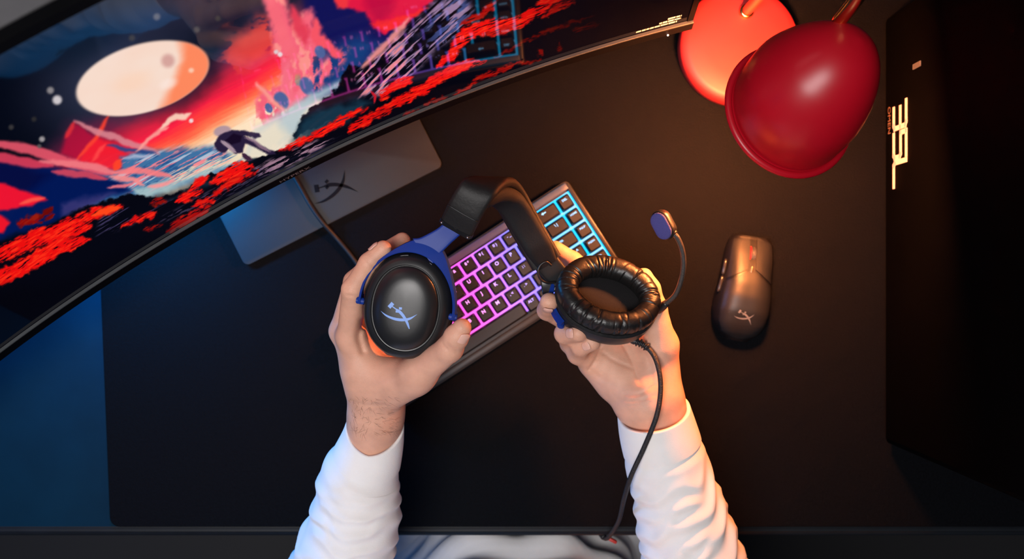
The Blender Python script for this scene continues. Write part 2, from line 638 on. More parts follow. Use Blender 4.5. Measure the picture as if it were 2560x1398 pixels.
# pale teal light shafts below the clouds
put(polymask([(600, 400), (640, 320), (740, 255), (850, 200), (850, 220), (770, 270), (740, 330), (690, 380)], 12, 6, 30, 27) * 0.85, (176, 196, 204))
put(polymask([(660, 385), (740, 330), (850, 215), (842, 235), (770, 300), (740, 345), (690, 385)], 8, 8, 14, 28) * (0.4 + 0.9 * (diag - 0.35)).clip(0, 1), (236, 226, 214))
put(polymask([(600, 420), (640, 330), (690, 300), (720, 340), (690, 385), (640, 400)], 18, 6, 20, 28) * 0.7, (250, 228, 196))
# lower blue lake and pink reflections
put(polymask([(210, 392), (330, 380), (430, 374), (530, 366), (600, 395), (590, 425), (520, 440), (440, 470), (360, 500), (180, 520), (120, 470)], 10, 8, 40, 30), (62, 112, 160))
put(polymask([(330, 470), (440, 445), (560, 400), (600, 400), (520, 440), (440, 470), (350, 500)], 10, 8, 30, 31) * 0.85, (176, 200, 198))
put(polymask([(400, 440), (520, 395), (600, 380), (620, 402), (520, 425), (440, 455)], 8, 8, 20, 32) * sstep(0.4, 0.6, streak) * 0.9, (248, 226, 188))
lake = polymask([(200, 400), (420, 372), (560, 366), (570, 400), (430, 455), (330, 480), (260, 470)], 16, 8, 30, 33)
put(lake * sstep(0.56, 0.64, streak) * 0.9, (246, 130, 140))
put(lake * sstep(0.60, 0.68, streak2) * 0.7, (30, 70, 130))
put(lake * sstep(0.66, 0.72, fbm(U / 30, Vv / 4, 77, 3)) * 0.8, (196, 206, 220))
# navy water on the left
put(polymask([(-200, 395), (60, 410), (200, 425), (300, 450), (330, 480), (250, 500), (120, 560), (-200, 660)], 10, 8, 40, 35), (0, 22, 84))
put(polymask([(-200, 395), (60, 408), (130, 440), (60, 480), (-200, 470)], 20, 8, 40, 35) * 0.6, (4, 2, 48))
put(polymask([(150, 510), (230, 490), (290, 480), (230, 520), (150, 545)], 10, 8, 30, 36) * 0.7, (70, 60, 120))
# red cliff and beams
put(polymask([(190, 306), (160, 350), (150, 385), (215, 405), (300, 424), (302, 402), (292, 385), (318, 388), (270, 352), (230, 335)], 8, 5, 20, 37) * 0.75, (196, 14, 56))
put(polymask([(240, 345), (290, 360), (322, 386), (300, 392), (302, 420), (280, 428), (190, 405), (222, 368)], 8, 4, 20, 38) * 0.85, (250, 30, 46))
for ln, wd_, cc in (([(272, 288), (240, 345), (190, 404)], 5, (254, 66, 48)), ([(185, 306), (165, 345)], 6, (226, 44, 56)),
                    ([(262, 360), (232, 402)], 5, (254, 70, 70)), ([(300, 400), (285, 426)], 9, (254, 70, 40))):
    put(linemask(ln, wd_, 4, 3, 20, 39) * 0.9, cc)
# ridge streaks
for ln, wd_, cc in (([(-60, 355), (20, 362), (90, 378), (150, 398), (220, 420), (280, 436)], 12, (228, 84, 104)),
                    ([(-60, 388), (20, 396), (70, 408), (130, 412)], 12, (216, 60, 88)),
                    ([(100, 402), (180, 408), (250, 420), (290, 434)], 8, (240, 120, 128)),
                    ([(130, 428), (200, 436), (270, 446)], 9, (212, 70, 92)),
                    ([(280, 434), (330, 424), (380, 432), (430, 442)], 8, (248, 124, 128)),
                    ([(275, 442), (330, 448), (360, 462)], 7, (246, 140, 140)),
                    ([(186, 302), (235, 325), (290, 345), (345, 365), (400, 386)], 8, (216, 130, 140)),
                    ([(270, 362), (330, 376), (390, 384)], 5, (40, 70, 130)),
                    ([(310, 394), (350, 392), (380, 390)], 4, (170, 180, 206)),
                    ([(270, 470), (300, 464), (330, 462)], 5, (240, 120, 130)),
                    ([(370, 468), (400, 464), (440, 452)], 5, (248, 150, 150)),
                    ([(340, 380), (370, 350), (400, 325), (420, 318)], 5, (250, 160, 150)),
                    ([(400, 320), (425, 300), (440, 290), (460, 292), (474, 284)], 8, (252, 214, 190))):
    put(linemask(ln, wd_, 4, 5, 24, 40) * 0.92, cc)
# red rocks, far left
put(polymask([(-100, 440), (10, 458), (40, 474), (100, 490), (118, 500), (70, 515), (20, 526), (-100, 530)], 5, 5, 20, 43), (236, 18, 48))
put(polymask([(-100, 530), (0, 540), (26, 556), (8, 582), (-100, 600)], 5, 5, 20, 44), (236, 18, 40))
put(linemask([(50, 510), (80, 500), (112, 495)], 5, 4), (252, 84, 70))
# black foreground slope
ground = [(-300, 640), (0, 606), (70, 590), (110, 572), (190, 528), (270, 500), (320, 487), (400, 492), (450, 480), (520, 440), (600, 408), (690, 378), (760, 352), (830, 300), (740, 345),
          (735, 335), (752, 300), (775, 268), (820, 240), (846, 215), (872, 158), (900, 168), (960, 120), (1040, 70), (1110, -30), (1900, -30), (1900, 200), (800, 620), (0, 960), (-300, 1100)]
put(polymask(ground, 3, 9, 16, 46), (3, 4, 14))
put(polymask([(735, 345), (750, 310), (800, 270), (900, 250), (930, 262), (870, 300), (800, 330)], 14, 10, 24, 47) * 0.85, (24, 58, 78))
put(polymask([(430, 500), (520, 450), (600, 412), (640, 400), (560, 440), (490, 480)], 8, 8, 24, 47) * 0.7, (20, 50, 70))
put(polymask([(560, 520), (660, 440), (800, 370), (850, 350), (760, 420), (640, 500)], 16, 8, 24, 48) * sstep(0.45, 0.65, streak) * 0.7, (44, 44, 84))
# rock striations
rock = polymask([(895, 175), (960, 120), (1030, 65), (1085, 10), (1150, -20), (1180, 20), (1150, 80), (1080, 130), (1030, 190), (960, 235), (900, 240)], 14, 8, 20, 49)
put(rock * sstep(0.50, 0.60, diag), (152, 122, 158))
put(rock * sstep(0.62, 0.70, diag) * sstep(1100, 980, X), (232, 134, 140))
put(rock * sstep(0.56, 0.64, fbm((0.68 * U - 0.73 * Vv) / 4.5, (0.73 * U + 0.68 * Vv) / 16, 91, 3)) * sstep(1010, 1110, X), (60, 72, 124))
put(linemask([(905, 170), (980, 95), (1025, 45)], 8, 6, 6, 20, 50) * 0.9, (240, 146, 140))
# foreground grey stones
stones = polymask([(640, 420), (700, 390), (790, 350), (830, 350), (780, 385), (700, 425), (650, 440)], 8, 6, 20, 51)
put(stones * sstep(0.46, 0.58, streak2), (158, 120, 140))
stones2 = polymask([(380, 560), (480, 500), (580, 455), (640, 420), (680, 420), (600, 470), (480, 530)], 10, 6, 20, 52)
put(stones2 * sstep(0.5, 0.62, streak2) * 0.8, (78, 66, 96))
put(polymask([(250, 540), (380, 500), (430, 500), (330, 560), (240, 590)], 10, 6, 20, 53) * sstep(0.52, 0.62, streak) * 0.7, (84, 74, 120))
# red foliage bands
rough = fbm(U / 8, Vv / 2.2, 61, 3)
fol = [([(1460, -30), (1377, 2), (1292, 58), (1225, 66), (1165, 84), (1142, 112), (1128, 140), (1095, 164)], 17, 1.0),
       ([(1212, 152), (1150, 168), (1095, 195), (1050, 226), (1020, 245), (985, 258), (950, 275)], 13, 1.0),
       ([(1180, 148), (1140, 160), (1125, 170)], 5, 0.9),
       ([(1290, 60), (1240, 85), (1215, 90)], 9, 0.8), ([(1240, 5), (1200, 40), (1150, 60)], 9, 0.7),
       ([(1440, 0), (1395, 20), (1355, 45)], 8, 0.8), ([(1480, 40), (1420, 60), (1330, 95), (1240, 145)], 4, 0.45),
       ([(1300, 155), (1200, 195), (1130, 245)], 6, 0.65), ([(1350, 150), (1290, 160)], 4, 0.6),
       ([(1400, 110), (1392, 130)], 6, 0.5), ([(1345, 125), (1355, 140)], 7, 0.6), ([(1500, 60), (1430, 75)], 5, 0.5),
       ([(1030, 196), (985, 214), (953, 246)], 11, 1.0),
       ([(1040, 232), (985, 262), (930, 290), (890, 318), (872, 332)], 11, 0.95),
       ([(918, 272), (870, 290), (820, 322), (770, 345), (700, 378)], 9, 1.0),
       ([(990, 270), (940, 285)], 5, 0.8), ([(1060, 270), (1010, 290)], 4, 0.6), ([(1120, 240), (1060, 262)], 4, 0.55),
       ([(620, 406), (590, 414), (566, 420)], 6, 1.0), ([(521, 440), (500, 455), (474, 474)], 10, 1.0),
       ([(632, 414), (585, 430), (530, 456)], 14, 1.0), ([(504, 478), (470, 490), (440, 506)], 10, 1.0),
       ([(644, 428), (600, 445), (560, 470), (530, 492)], 8, 0.9), ([(538, 500), (510, 506), (480, 514)], 8, 0.9),
       ([(528, 518), (490, 538), (452, 556), (418, 584)], 13, 0.75), ([(390, 532), (360, 544), (305, 566)], 8, 0.95),
       ([(410, 500), (380, 508)], 9, 0.6), ([(304, 516), (255, 528), (190, 552), (120, 572)], 13, 1.0),
       ([(228, 566), (160, 578), (100, 592), (0, 636), (-60, 660)], 22, 1.0), ([(222, 598), (150, 616), (60, 666), (-10, 700), (-60, 730)], 20, 1.0),
       ([(405, 562), (360, 575)], 5, 0.6), ([(135, 535), (90, 545), (40, 562)], 10, 0.6), ([(130, 520), (100, 550)], 12, 0.45)]
for ln, wd_, br in fol:
    mk = linemask(ln, wd_, 4, 9, 13, 62) * sstep(0.30, 0.44, rough + 0.05)
    put(mk, (236 * br, 14 * br, 12 * br))
    put(mk * sstep(0.56, 0.7, rough) * 0.8, (254 * br, 52 * br, 22 * br))
put(linemask([(230, 540), (270, 525), (300, 518)], 8, 4, 5, 14, 63), (254, 70, 24))
put(linemask([(927, 228), (938, 240), (936, 258)], 3, 2), (206, 24, 40))
# moon
mm = blob(356, 196, 171, 85, 16.4, 0.965, 1.03)
mb = np.stack([np.full(X.shape, 247.0), 224 - 10 * cloud, 210 - 14 * cloud], -1)
img = img * (1 - mm[..., None]) + mb * mm[..., None]
oedge = sstep(-8, 26, (X - 432) * 0.93 + (Y - 190) * 0.36 + 26 * (cloud - 0.5) - 0.0022 * (Y - 200) ** 2 * -1)
put(mm * oedge * 0.95, (254, 132, 88))
put(mm * blob(420, 152, 22, 22, 0, 0.4, 1.1) * 0.8, (206, 150, 144))
put(mm * blob(478, 176, 10, 9, 0, 0.3, 1.0) * 0.9, (252, 206, 180))
put(mm * blob(330, 205, 70, 34, 20, 0.2, 1.1) * 0.45, (252, 206, 176))
put(mm * blob(420, 210, 34, 20, 20, 0.2, 1.0) * 0.7, (252, 230, 220))
# stars
for x_, y_, r_, c_ in ((126, 226, 11, 150), (143, 250, 15, 225), (105, 348, 9, 170), (98, 366, 7, 90), (28, 318, 8, 60), (208, 20, 9, 60), (392, 42, 11, 110),
                       (492, 74, 10, 80), (545, 46, 9, 60), (330, 95, 10, 66), (478, 302, 7, 240), (700, 136, 8, 235), (690, 130, 7, 220), (85, 298, 8, 46)):
    put(blob(x_, y_, r_, r_, 0, 0.5, 1.0) * 0.9, (c_, c_ * 0.96, c_ * 0.97))
# little astronaut bending forward
put(blob(556, 328, 25, 15, 12, 0.7, 1.05) * 0.9, (172, 144, 158))
put(polymask([(546, 340), (580, 324), (610, 326), (646, 334), (652, 342), (640, 346), (612, 340), (640, 356), (686, 380), (690, 386), (674, 388), (640, 370), (612, 358), (606, 382), (588, 384), (572, 372), (560, 382), (544, 378), (536, 360)], 3, 3, 12, 65), (40, 28, 58))
put(polymask([(562, 352), (584, 334), (604, 340), (600, 356), (578, 362)], 3, 2), (22, 8, 34))
put(linemask([(552, 352), (570, 364), (590, 382)], 5, 2) * 0.9, (178, 152, 166))
put(linemask([(612, 344), (635, 352), (650, 366), (676, 380)], 4, 2) * 0.8, (150, 118, 136))
put(linemask([(606, 384), (616, 394), (630, 400)], 6, 2), (60, 34, 60))
# the dark lower right of the picture
dark = sstep(1250, 1640, X) * 0.97
put(dark, (5, 1, 5))
put(polymask([(-300, 760), (150, 700), (330, 610), (480, 560), (560, 520), (0, 930), (-300, 1100)], 30, 10, 30, 66) * 0.85, (2, 2, 8))
img = np.clip(img, 0, 255) / 255
lin = np.where(img <= 0.04045, img / 12.92, ((img + 0.055) / 1.055) ** 2.4)
me = bpy.data.meshes.new('screen')
idx = np.arange(NU * NV).reshape(NU, NV)
quads = np.stack([idx[:-1, :-1], idx[1:, :-1], idx[1:, 1:], idx[:-1, 1:]], -1).reshape(-1, 4)
me.vertices.add(NU * NV)
me.vertices.foreach_set('co', pts.reshape(-1).astype(np.float32))
me.loops.add(quads.size)
me.loops.foreach_set('vertex_index', quads.reshape(-1).astype(np.int32))
me.polygons.add(len(quads))
me.polygons.foreach_set('loop_start', np.arange(0, quads.size, 4, dtype=np.int32))
me.update(calc_edges=True)
at = me.color_attributes.new('picture', 'FLOAT_COLOR', 'POINT')
at.data.foreach_set('color', np.c_[lin.reshape(-1, 3), np.ones(NU * NV)].reshape(-1).astype(np.float32))
ms = bpy.data.materials.new('lit_display')
ms.use_nodes = True
nt = ms.node_tree
b = nt.nodes['Principled BSDF']
b.inputs['Base Color'].default_value = (0.0006, 0.0006, 0.001, 1)
b.inputs['Roughness'].default_value = 0.03
b.inputs['Specular IOR Level'].default_value = 0.36
an = nt.nodes.new('ShaderNodeAttribute')
an.attribute_name = 'picture'
nt.links.new(an.outputs['Color'], b.inputs['Emission Color'])
b.inputs['Emission Strength'].default_value = 1.0
scr = link('screen', me, ms, monitor)
scr['label'] = 'lit curved screen with a red moonlit landscape'


def mon_text(txt, size, a_mid, s_mid, d, material, name, squash=1.0):
    m_t = text_mesh(txt, size)
    for v_ in m_t.vertices:
        p_ = mon(a_mid - v_.co.x * squash / MR, s_mid + v_.co.y, d)
        v_.co = Vector(p_)
    return link(name, m_t, material, monitor, smooth=False)


def mon_angle(px, py, s):
    best = None
    for a_ in np.linspace(A_L, A_R, 800):
        p_ = mon(a_, s, 0.0)
        k_ = FPX / (CAM_H - p_[2])
        e_ = abs(1280 + p_[0] * k_ - px)
        if best is None or e_ < best[0]:
            best = (e_, a_)
    return best[1]


mon_text('HYPERX', 0.0082, mon_angle(737, 440, 0.007), 0.0068, -0.0004, M_GREYPRINT, 'brand_lettering', 1.15)
M_STK = mat('sticker_print', (0.40, 0.37, 0.36), 0.6, var=0.02)
ar = mon_angle(1650, 80, 0.02)
# three rows of print too small to read: short bars
for s0_, a_from, a_to in ((CH + 0.0185, 1672, 1708), (CH + 0.0128, 1652, 1706), (CH + 0.0072, 1592, 1696)):
    VV_, FF_ = [], []
    aa0, aa1 = mon_angle(a_from, 0, s0_), mon_angle(a_to, 0, s0_)
    cur = aa0
    kr = np.random.default_rng(int(a_from))
    while cur > aa1:
        nxt = max(cur - kr.uniform(0.0012, 0.0042), aa1)
        o_i = len(VV_)
        hh = 0.0019 * kr.uniform(0.75, 1.0)
        VV_ += [tuple(mon(cur, s0_ - hh, 0.0034)), tuple(mon(nxt, s0_ - hh, 0.0034)), tuple(mon(nxt, s0_ + hh, 0.0034)), tuple(mon(cur, s0_ + hh, 0.0034))]
        FF_.append((o_i, o_i + 1, o_i + 2, o_i + 3))
        cur = nxt - 0.0004
    mesh_obj('fine_print', VV_, FF_, M_STK, monitor, smooth=False)
# power light under the chin
pl = mon(mon_angle(1668, 92, 0.003), 0.0028, -0.0006)
bm = bmesh.new()
bmesh.ops.create_uvsphere(bm, u_segments=12, v_segments=8, radius=0.0009)
bmesh.ops.translate(bm, verts=bm.verts, vec=Vector(pl))
bm_obj('power_light', bm, mat('white_led', (0.8, 0.8, 0.8), 0.4, emit=(1, 0.97, 0.95), estr=3), monitor)

# stand: foot plate on the desk mat, neck behind the screen
fa, fb = P(613, 667, 0.007), P(1108, 415, 0.007)
fdir = (fb - fa).normalized()
fback = Vector((-fdir.y, fdir.x, 0))
fw = (fb - fa).length
fc = (fa + fb) / 2
FD = 0.185
ang = math.atan2(fdir.y, fdir.x)
M_FOOT = mat('grey_satin_metal', (0.016, 0.019, 0.023), 0.45, metal=0.0, spec=0.12, var=0.06, vscale=5)
bm = box_bm(fw, FD, 0.007, only_vertical=0.007, bev=0.0009, seg=2)
bmesh.ops.rotate(bm, verts=bm.verts, cent=(0, 0, 0), matrix=Matrix.Rotation(ang, 3, 'Z'))
ctr = fc + fback * FD / 2
bmesh.ops.translate(bm, verts=bm.verts, vec=(ctr.x, ctr.y, 0.0036))
foot = autosmooth(bm_obj('stand_foot', bm, M_FOOT, monitor))
foot['label'] = 'grey rectangular metal stand foot with an engraved logo'
nb = mon((A_L + A_R) / 2, 0.18, 0.075)
neck_base = fc + fback * (FD - 0.03)
nk = [(neck_base.x, neck_base.y, 0.006), (neck_base.x, neck_base.y, 0.10), (neck_base.x * 0.7 + nb[0] * 0.3, neck_base.y * 0.7 + nb[1] * 0.3, 0.20), (nb[0], nb[1], nb[2] + 0.03)]
vs, fs = tube(catmull(nk, 8), 0.022, 20)
mesh_obj('stand_neck', vs, fs, M_FOOT, monitor)
LV, LF = logo2d()
# engraved logo on the foot, turned with it
lang = math.radians(76)
lc = P(838, 478, 0.0075)
mlogo = [(1180 - 0, 0)]


def place_logo(name, center, ang_, scale, z_of, material, parent, flip=1):
    ca, sa = math.cos(ang_), math.sin(ang_)
    vv = []
    for x_, y_ in LV:
        x_ *= flip
        wx = center[0] + scale * (x_ * ca - y_ * sa)
        wy = center[1] + scale * (x_ * sa + y_ * ca)
        vv.append((wx, wy, z_of(wx, wy)))
    o_ = mesh_obj(name, vv, LF, material, parent, smooth=False)
    return o_


place_logo('engraved_logo', lc, math.radians(52), 0.026, lambda x_, y_: 0.0075, mat('engraving', (0.0060, 0.0065, 0.0075), 0.7, spec=0.02), monitor)

# ------------------------------------------------------------------ keyboard
UNIT = 0.0188
K_ANG = math.atan2(22.7, 34.9)
key_top = 0.030
del_c = P(1411, 500, key_top)                      # centre of the DEL key
ex = Vector((math.cos(K_ANG), math.sin(K_ANG), 0))
ey = Vector((-math.sin(K_ANG), math.cos(K_ANG), 0))
korg = del_c - ex * 15.5 * UNIT - ey * (-0.5 * UNIT + 0.0030)   # top-left corner of the key field
korg.z = 0
keyboard = thing('keyboard', 'compact black keyboard with magenta, violet and cyan glowing keys lying at an angle', 'keyboard', korg, K_ANG)
KW, KD = 16 * UNIT, 5 * UNIT
MX, MB, MF = 0.0072, 0.0125, 0.0115                   # side, back and front margins
M_CASE = mat('keyboard_case', (0.026, 0.027, 0.03), 0.42, metal=0.4, spec=0.35, bump=0.04, bscale=900)
bm = box_bm(KW + 2 * MX, KD + MB + MF, 0.013, only_vertical=0.006, bev=0.0012, seg=2,
            center=(KW / 2, -KD / 2 + (MB - MF) / 2, 0.0085))
autosmooth(bm_obj('case', bm, M_CASE, keyboard, world=False))
# raised rims around the key field
for nm, (x0, x1, y0, y1, z1) in {'side_rim': (KW + 0.0014, KW + MX - 0.0006, -KD - 0.001, MB - 0.004, 0.0190),
                                 'side_rim_b': (-MX + 0.0006, -0.0014, -KD - 0.001, MB - 0.004, 0.0190),
                                 'front_lip': (-MX + 0.002, KW + MX - 0.002, -KD - MF + 0.0015, -KD - 0.0022, 0.0175)}.items():
    bm = box_bm(x1 - x0, y1 - y0, z1 - 0.014, bev=0.0012, seg=2, center=((x0 + x1) / 2, (y0 + y1) / 2, (z1 + 0.014) / 2))
    autosmooth(bm_obj(nm.replace('_b', ''), bm, M_CASE, keyboard, world=False))
bm = box_bm(KW + 0.006, MB - 0.0045, 0.005, bev=0.0012, seg=2, center=(KW / 2, 0.0022 + (MB - 0.0045) / 2, 0.0172))
light_bar = autosmooth(bm_obj('light_bar', bm, None, keyboard, world=False))
for sx in (0.02, KW - 0.02):
    for yy in (-0.01, -KD + 0.01):
        bm = box_bm(0.02, 0.006, 0.0022, center=(sx, yy, 0.0011))
        bm_obj('rubber_foot', bm, M_BLACK, keyboard, smooth=False, world=False)


def led_material(name, strength, whiten=0.0):
    """light of the key field: magenta through violet to cyan along the keyboard"""
    m = bpy.data.materials.new(name)
    m.use_nodes = True
    nt_ = m.node_tree
    b_ = nt_.nodes['Principled BSDF']
    b_.inputs['Base Color'].default_value = (0.02, 0.02, 0.02, 1)
    tc_ = nt_.nodes.new('ShaderNodeAttribute')
    tc_.attribute_name = 'along'
    r_ = nt_.nodes.new('ShaderNodeValToRGB')
    cols = [(0.0, (1.0, 0.10, 0.55)), (0.40, (1.0, 0.08, 0.62)), (0.50, (0.95, 0.10, 0.85)), (0.58, (0.60, 0.16, 1.0)), (0.68, (0.28, 0.15, 1.0)),
            (0.76, (0.14, 0.22, 1.0)), (0.84, (0.01, 0.50, 1.0)), (1.0, (0.0, 0.52, 1.0))]
    els = r_.color_ramp.elements
    els[0].position, els[1].position = cols[0][0], cols[-1][0]
    for p_, c_ in cols[1:-1]:
        els.new(p_)
    for e_, (p_, c_) in zip(els, cols):
        e_.position = p_
        e_.color = (*[c + (1 - c) * whiten for c in c_], 1)
    nt_.links.new(tc_.outputs['Fac'], r_.inputs[0])
    nt_.links.new(r_.outputs[0], b_.inputs['Emission Color'])
    b_.inputs['Emission Strength'].default_value = strength
    return m


M_LED = led_material('key_backlight', 1.7)
M_LEG = led_material('key_legend_light', 2.2, 0.2)
light_bar.data.materials.append(led_material('light_bar_glow', 0.09, 0.25))


def set_along(me_, x_off=0.0):
    a_ = me_.attributes.new('along', 'FLOAT', 'POINT')
    a_.data.foreach_set('value', np.array([(v_.co.x + x_off) / KW for v_ in me_.vertices], np.float32))


bmb = bmesh.new()
bmb.from_mesh(light_bar.data)
bmesh.ops.subdivide_edges(bmb, edges=[e_ for e_ in bmb.edges if abs(e_.verts[0].co.x - e_.verts[1].co.x) > 0.1], cuts=40)
bmb.to_mesh(light_bar.data)
bmb.free()
set_along(light_bar.data)
nx = 65
vs, fs = [], []
for i in range(nx):
    x_ = -0.0012 + (KW + 0.0024) * i / (nx - 1)
    vs += [(x_, 0.0004, 0.0156), (x_, -KD + 0.004, 0.0156), (x_, 0.0004, 0.0148), (x_, -KD + 0.004, 0.0148)]
for i in range(nx - 1):
    a_, b_ = i * 4, (i + 1) * 4
    fs += [(a_ + 1, b_ + 1, b_, a_), (a_ + 2, b_ + 2, b_ + 3, a_ + 3)]
o = mesh_obj('backlight_plate', vs, fs, M_LED, keyboard, smooth=False, world=False)
set_along(o.data)

M_KEY = mat('keycap_black', (0.0085, 0.009, 0.0105), 0.46, spec=0.32, var=0.05, bump=0.05, bscale=1500)
key_meshes = {}


def keycap_mesh(wu):
    if wu in key_meshes:
        return key_meshes[wu]
    wx, wy = wu * UNIT - 0.0024, UNIT - 0.0024
    bm_ = bmesh.new()
    lv = [(wx / 2, wy / 2, 0.0168), (wx / 2 - 0.0002, wy / 2 - 0.0002, 0.0185), (wx / 2 - 0.0016, wy / 2 - 0.0016, key_top - 0.0010), (wx / 2 - 0.0024, wy / 2 - 0.0024, key_top)]
    rings = []
    for hx, hy, z_ in lv:
        rr = 0.0016
        ring = []
        for cx_, cy_, a0_ in ((hx - rr, hy - rr, 0), (-hx + rr, hy - rr, 90), (-hx + rr, -hy + rr, 180), (hx - rr, -hy + rr, 270)):
            for k in range(4):
                aa = math.radians(a0_ + 30 * k)
                ring.append(bm_.verts.new((cx_ + rr * math.cos(aa), cy_ + rr * math.sin(aa), z_)))
        rings.append(ring)
    for r0, r1 in zip(rings[:-1], rings[1:]):
        for k in range(16):
            bm_.faces.new((r0[k], r0[(k + 1) % 16], r1[(k + 1) % 16], r1[k]))
    bm_.faces.new(rings[-1])
    me_ = bpy.data.meshes.new('keycap')
    bm_.to_mesh(me_)
    bm_.free()
    me_.materials.append(M_KEY)
    me_.shade_smooth()
    bm2 = bmesh.new()
    bm2.from_mesh(me_)
    for e_ in bm2.edges:
        if len(e_.link_faces) == 2 and e_.calc_face_angle(0) > 0.55:
            e_.smooth = False
    bm2.to_mesh(me_)
    bm2.free()
    key_meshes[wu] = me_
    return me_


rows = [
    [('` ~', 1)] + [(c_, 1) for c_ in ('1 !', '2 @', '3 #', '4 $', '5 %', '6 ^', '7 &', '8 *', '9 (', '0 )', '- _', '= +')] + [('\u2190', 2), ('DEL', 1)],
    [('TAB', 1.5)] + [(c_, 1) for c_ in 'QWERTYUIOP'] + [('[ {', 1), ('] }', 1), ('\\ |', 1.5), ('HOME', 1)],
    [('CAPS', 1.75)] + [(c_, 1) for c_ in 'ASDFGHJKL'] + [('; :', 1), ('\' "', 1), ('ENTER', 2.25), ('PGUP', 1)],
    [('SHIFT', 2.25)] + [(c_, 1) for c_ in 'ZXCVBNM'] + [(', <', 1), ('. >', 1), ('/ ?', 1), ('SHIFT', 1.75), ('^', 1), ('PGDN', 1)],
    [('CTRL', 1.25), ('', 1.25), ('ALT', 1.25), ('', 6.25), ('ALT', 1), ('FN', 1), ('CTRL', 1), ('<', 1), ('v', 1), ('>', 1)],
]
for r_i, row in enumerate(rows):
    xx = 0.0
    for leg, wu in row:
        kx, ky = (xx + wu / 2) * UNIT, -(r_i + 0.5) * UNIT
        k_o = bpy.data.objects.new('keycap', keycap_mesh(wu))
        COL.objects.link(k_o)
        k_o.parent = keyboard
        k_o.location = (kx, ky, 0)
        if leg:
            size = 0.0058 if len(leg) <= 1 else (0.0046 if len(leg) <= 3 and ' ' in leg else (0.0036 if len(leg) <= 3 else 0.0030))
            if leg in ('ALT', 'FN'):
                size = 0.0042
            if leg == '\u2190':
                arr = [(-.5, 0), (-.1, .3), (-.1, .1), (.5, .1), (.5, -.1), (-.1, -.1), (-.1, -.3)]
                lm = bpy.data.meshes.new('legend')
                lm.from_pydata([(x_ * 0.006, y_ * 0.006, 0) for x_, y_ in arr], [], [tuple(range(7))[::-1]])
                lm.update()
            else:
                lm = text_mesh(leg, size, bold=True)
            lx, ly = 0.0, 0.0030
            for v_ in lm.vertices:
                v_.co.x += lx
                v_.co.y += ly
                v_.co.z = key_top + 0.00025
            set_along(lm, kx)
            lm.materials.append(M_LEG)
            l_o = bpy.data.objects.new('legend', lm)
            COL.objects.link(l_o)
            l_o.parent = k_o
        xx += wu

# keyboard cable from behind the monitor foot
cab = [P(690, 372, 0.012), P(738, 446, 0.0115), P(775, 512, 0.0112), P(806, 556, 0.0108), P(838, 592, 0.004), P(872, 632, 0.0032), P(905, 676, 0.0032), P(945, 722, 0.006), korg + ex * 0.10 + ey * 0.0085 + Vector((0, 0, 0.009))]
vs, fs = tube(catmull(cab, 10), 0.0026, 12)
mesh_obj('cable', vs, fs, mat('black_rubber_cable', (0.008, 0.009, 0.011), 0.55, spec=0.25), keyboard)

# ------------------------------------------------------------------ mouse
m_a = math.atan2(268, 42)                       # pointing direction of the nose in the photo
mc = P(1866, 722, 0.02)
mc.z = 0
mouse = thing('mouse', 'black wireless gaming mouse with a red ring on its wheel, lying on the mat', 'mouse', mc, m_a - math.pi / 2)
ML = 0.1215
YS = np.array([-0.5, -0.47, -0.42, -0.34, -0.22, -0.08, 0.06, 0.2, 0.34, 0.44, 0.485, 0.5]) * ML
WS = np.array([0.010, 0.0175, 0.0245, 0.0303, 0.0328, 0.0320, 0.0298, 0.0288, 0.0282, 0.0262, 0.0225, 0.0195])
HS = np.array([0.010, 0.0155, 0.0225, 0.0300, 0.0365, 0.0385, 0.0365, 0.0310, 0.0245, 0.0190, 0.0165, 0.0150])


def mw(y_):
    return np.interp(y_, YS, WS)


def mh(y_):
    return np.interp(y_, YS, HS)


def smooth_tab(fn, y_):
    return (fn(y_ - 0.004) + 2 * fn(y_) + fn(y_ + 0.004)) / 4


def mouse_top(x_, y_):
    w_ = smooth_tab(mw, y_)
    h_ = smooth_tab(mh, y_)
    t_ = np.clip(np.abs(x_) / w_, 0, 1)
    return 0.004 + (h_ - 0.004) * (1 - t_ ** 3.4) ** (1 / 2.2)


ny_, nx_ = 90, 61
ys_ = ML * 0.5 * np.sin(np.linspace(-math.pi / 2, math.pi / 2, ny_))
vs = []
for y_ in ys_:
    w_ = smooth_tab(mw, y_)
    tt = np.sin(np.linspace(-math.pi / 2, math.pi / 2, nx_))
    for t_ in tt:
        vs.append((t_ * w_, y_, float(mouse_top(t_ * w_, y_))))
fs = [(i * nx_ + j, i * nx_ + j + 1, (i + 1) * nx_ + j + 1, (i + 1) * nx_ + j) for i in range(ny_ - 1) for j in range(nx_ - 1)]
bnd = [j for j in range(nx_)] + [i * nx_ + nx_ - 1 for i in range(1, ny_)] + [(ny_ - 1) * nx_ + j for j in range(nx_ - 2, -1, -1)] + [i * nx_ for i in range(ny_ - 2, 0, -1)]
o0 = len(vs)
for k in bnd:
    x_, y_, z_ = vs[k]
    vs.append((x_ * 0.93, y_ * 0.97, 0.0006))
nb_ = len(bnd)
for k in range(nb_):
    fs.append((bnd[(k + 1) % nb_], bnd[k], o0 + k, o0 + (k + 1) % nb_))
fs.append(tuple(range(o0, o0 + nb_)))
M_MOUSE = mat('mouse_shell', (0.009, 0.0095, 0.011), 0.44, spec=0.4, bump=0.03, bscale=1500)
mesh_obj('shell', vs, fs, mat('mouse_underbody', (0.004, 0.004, 0.005), 0.4, spec=0.4), mouse, world=False)


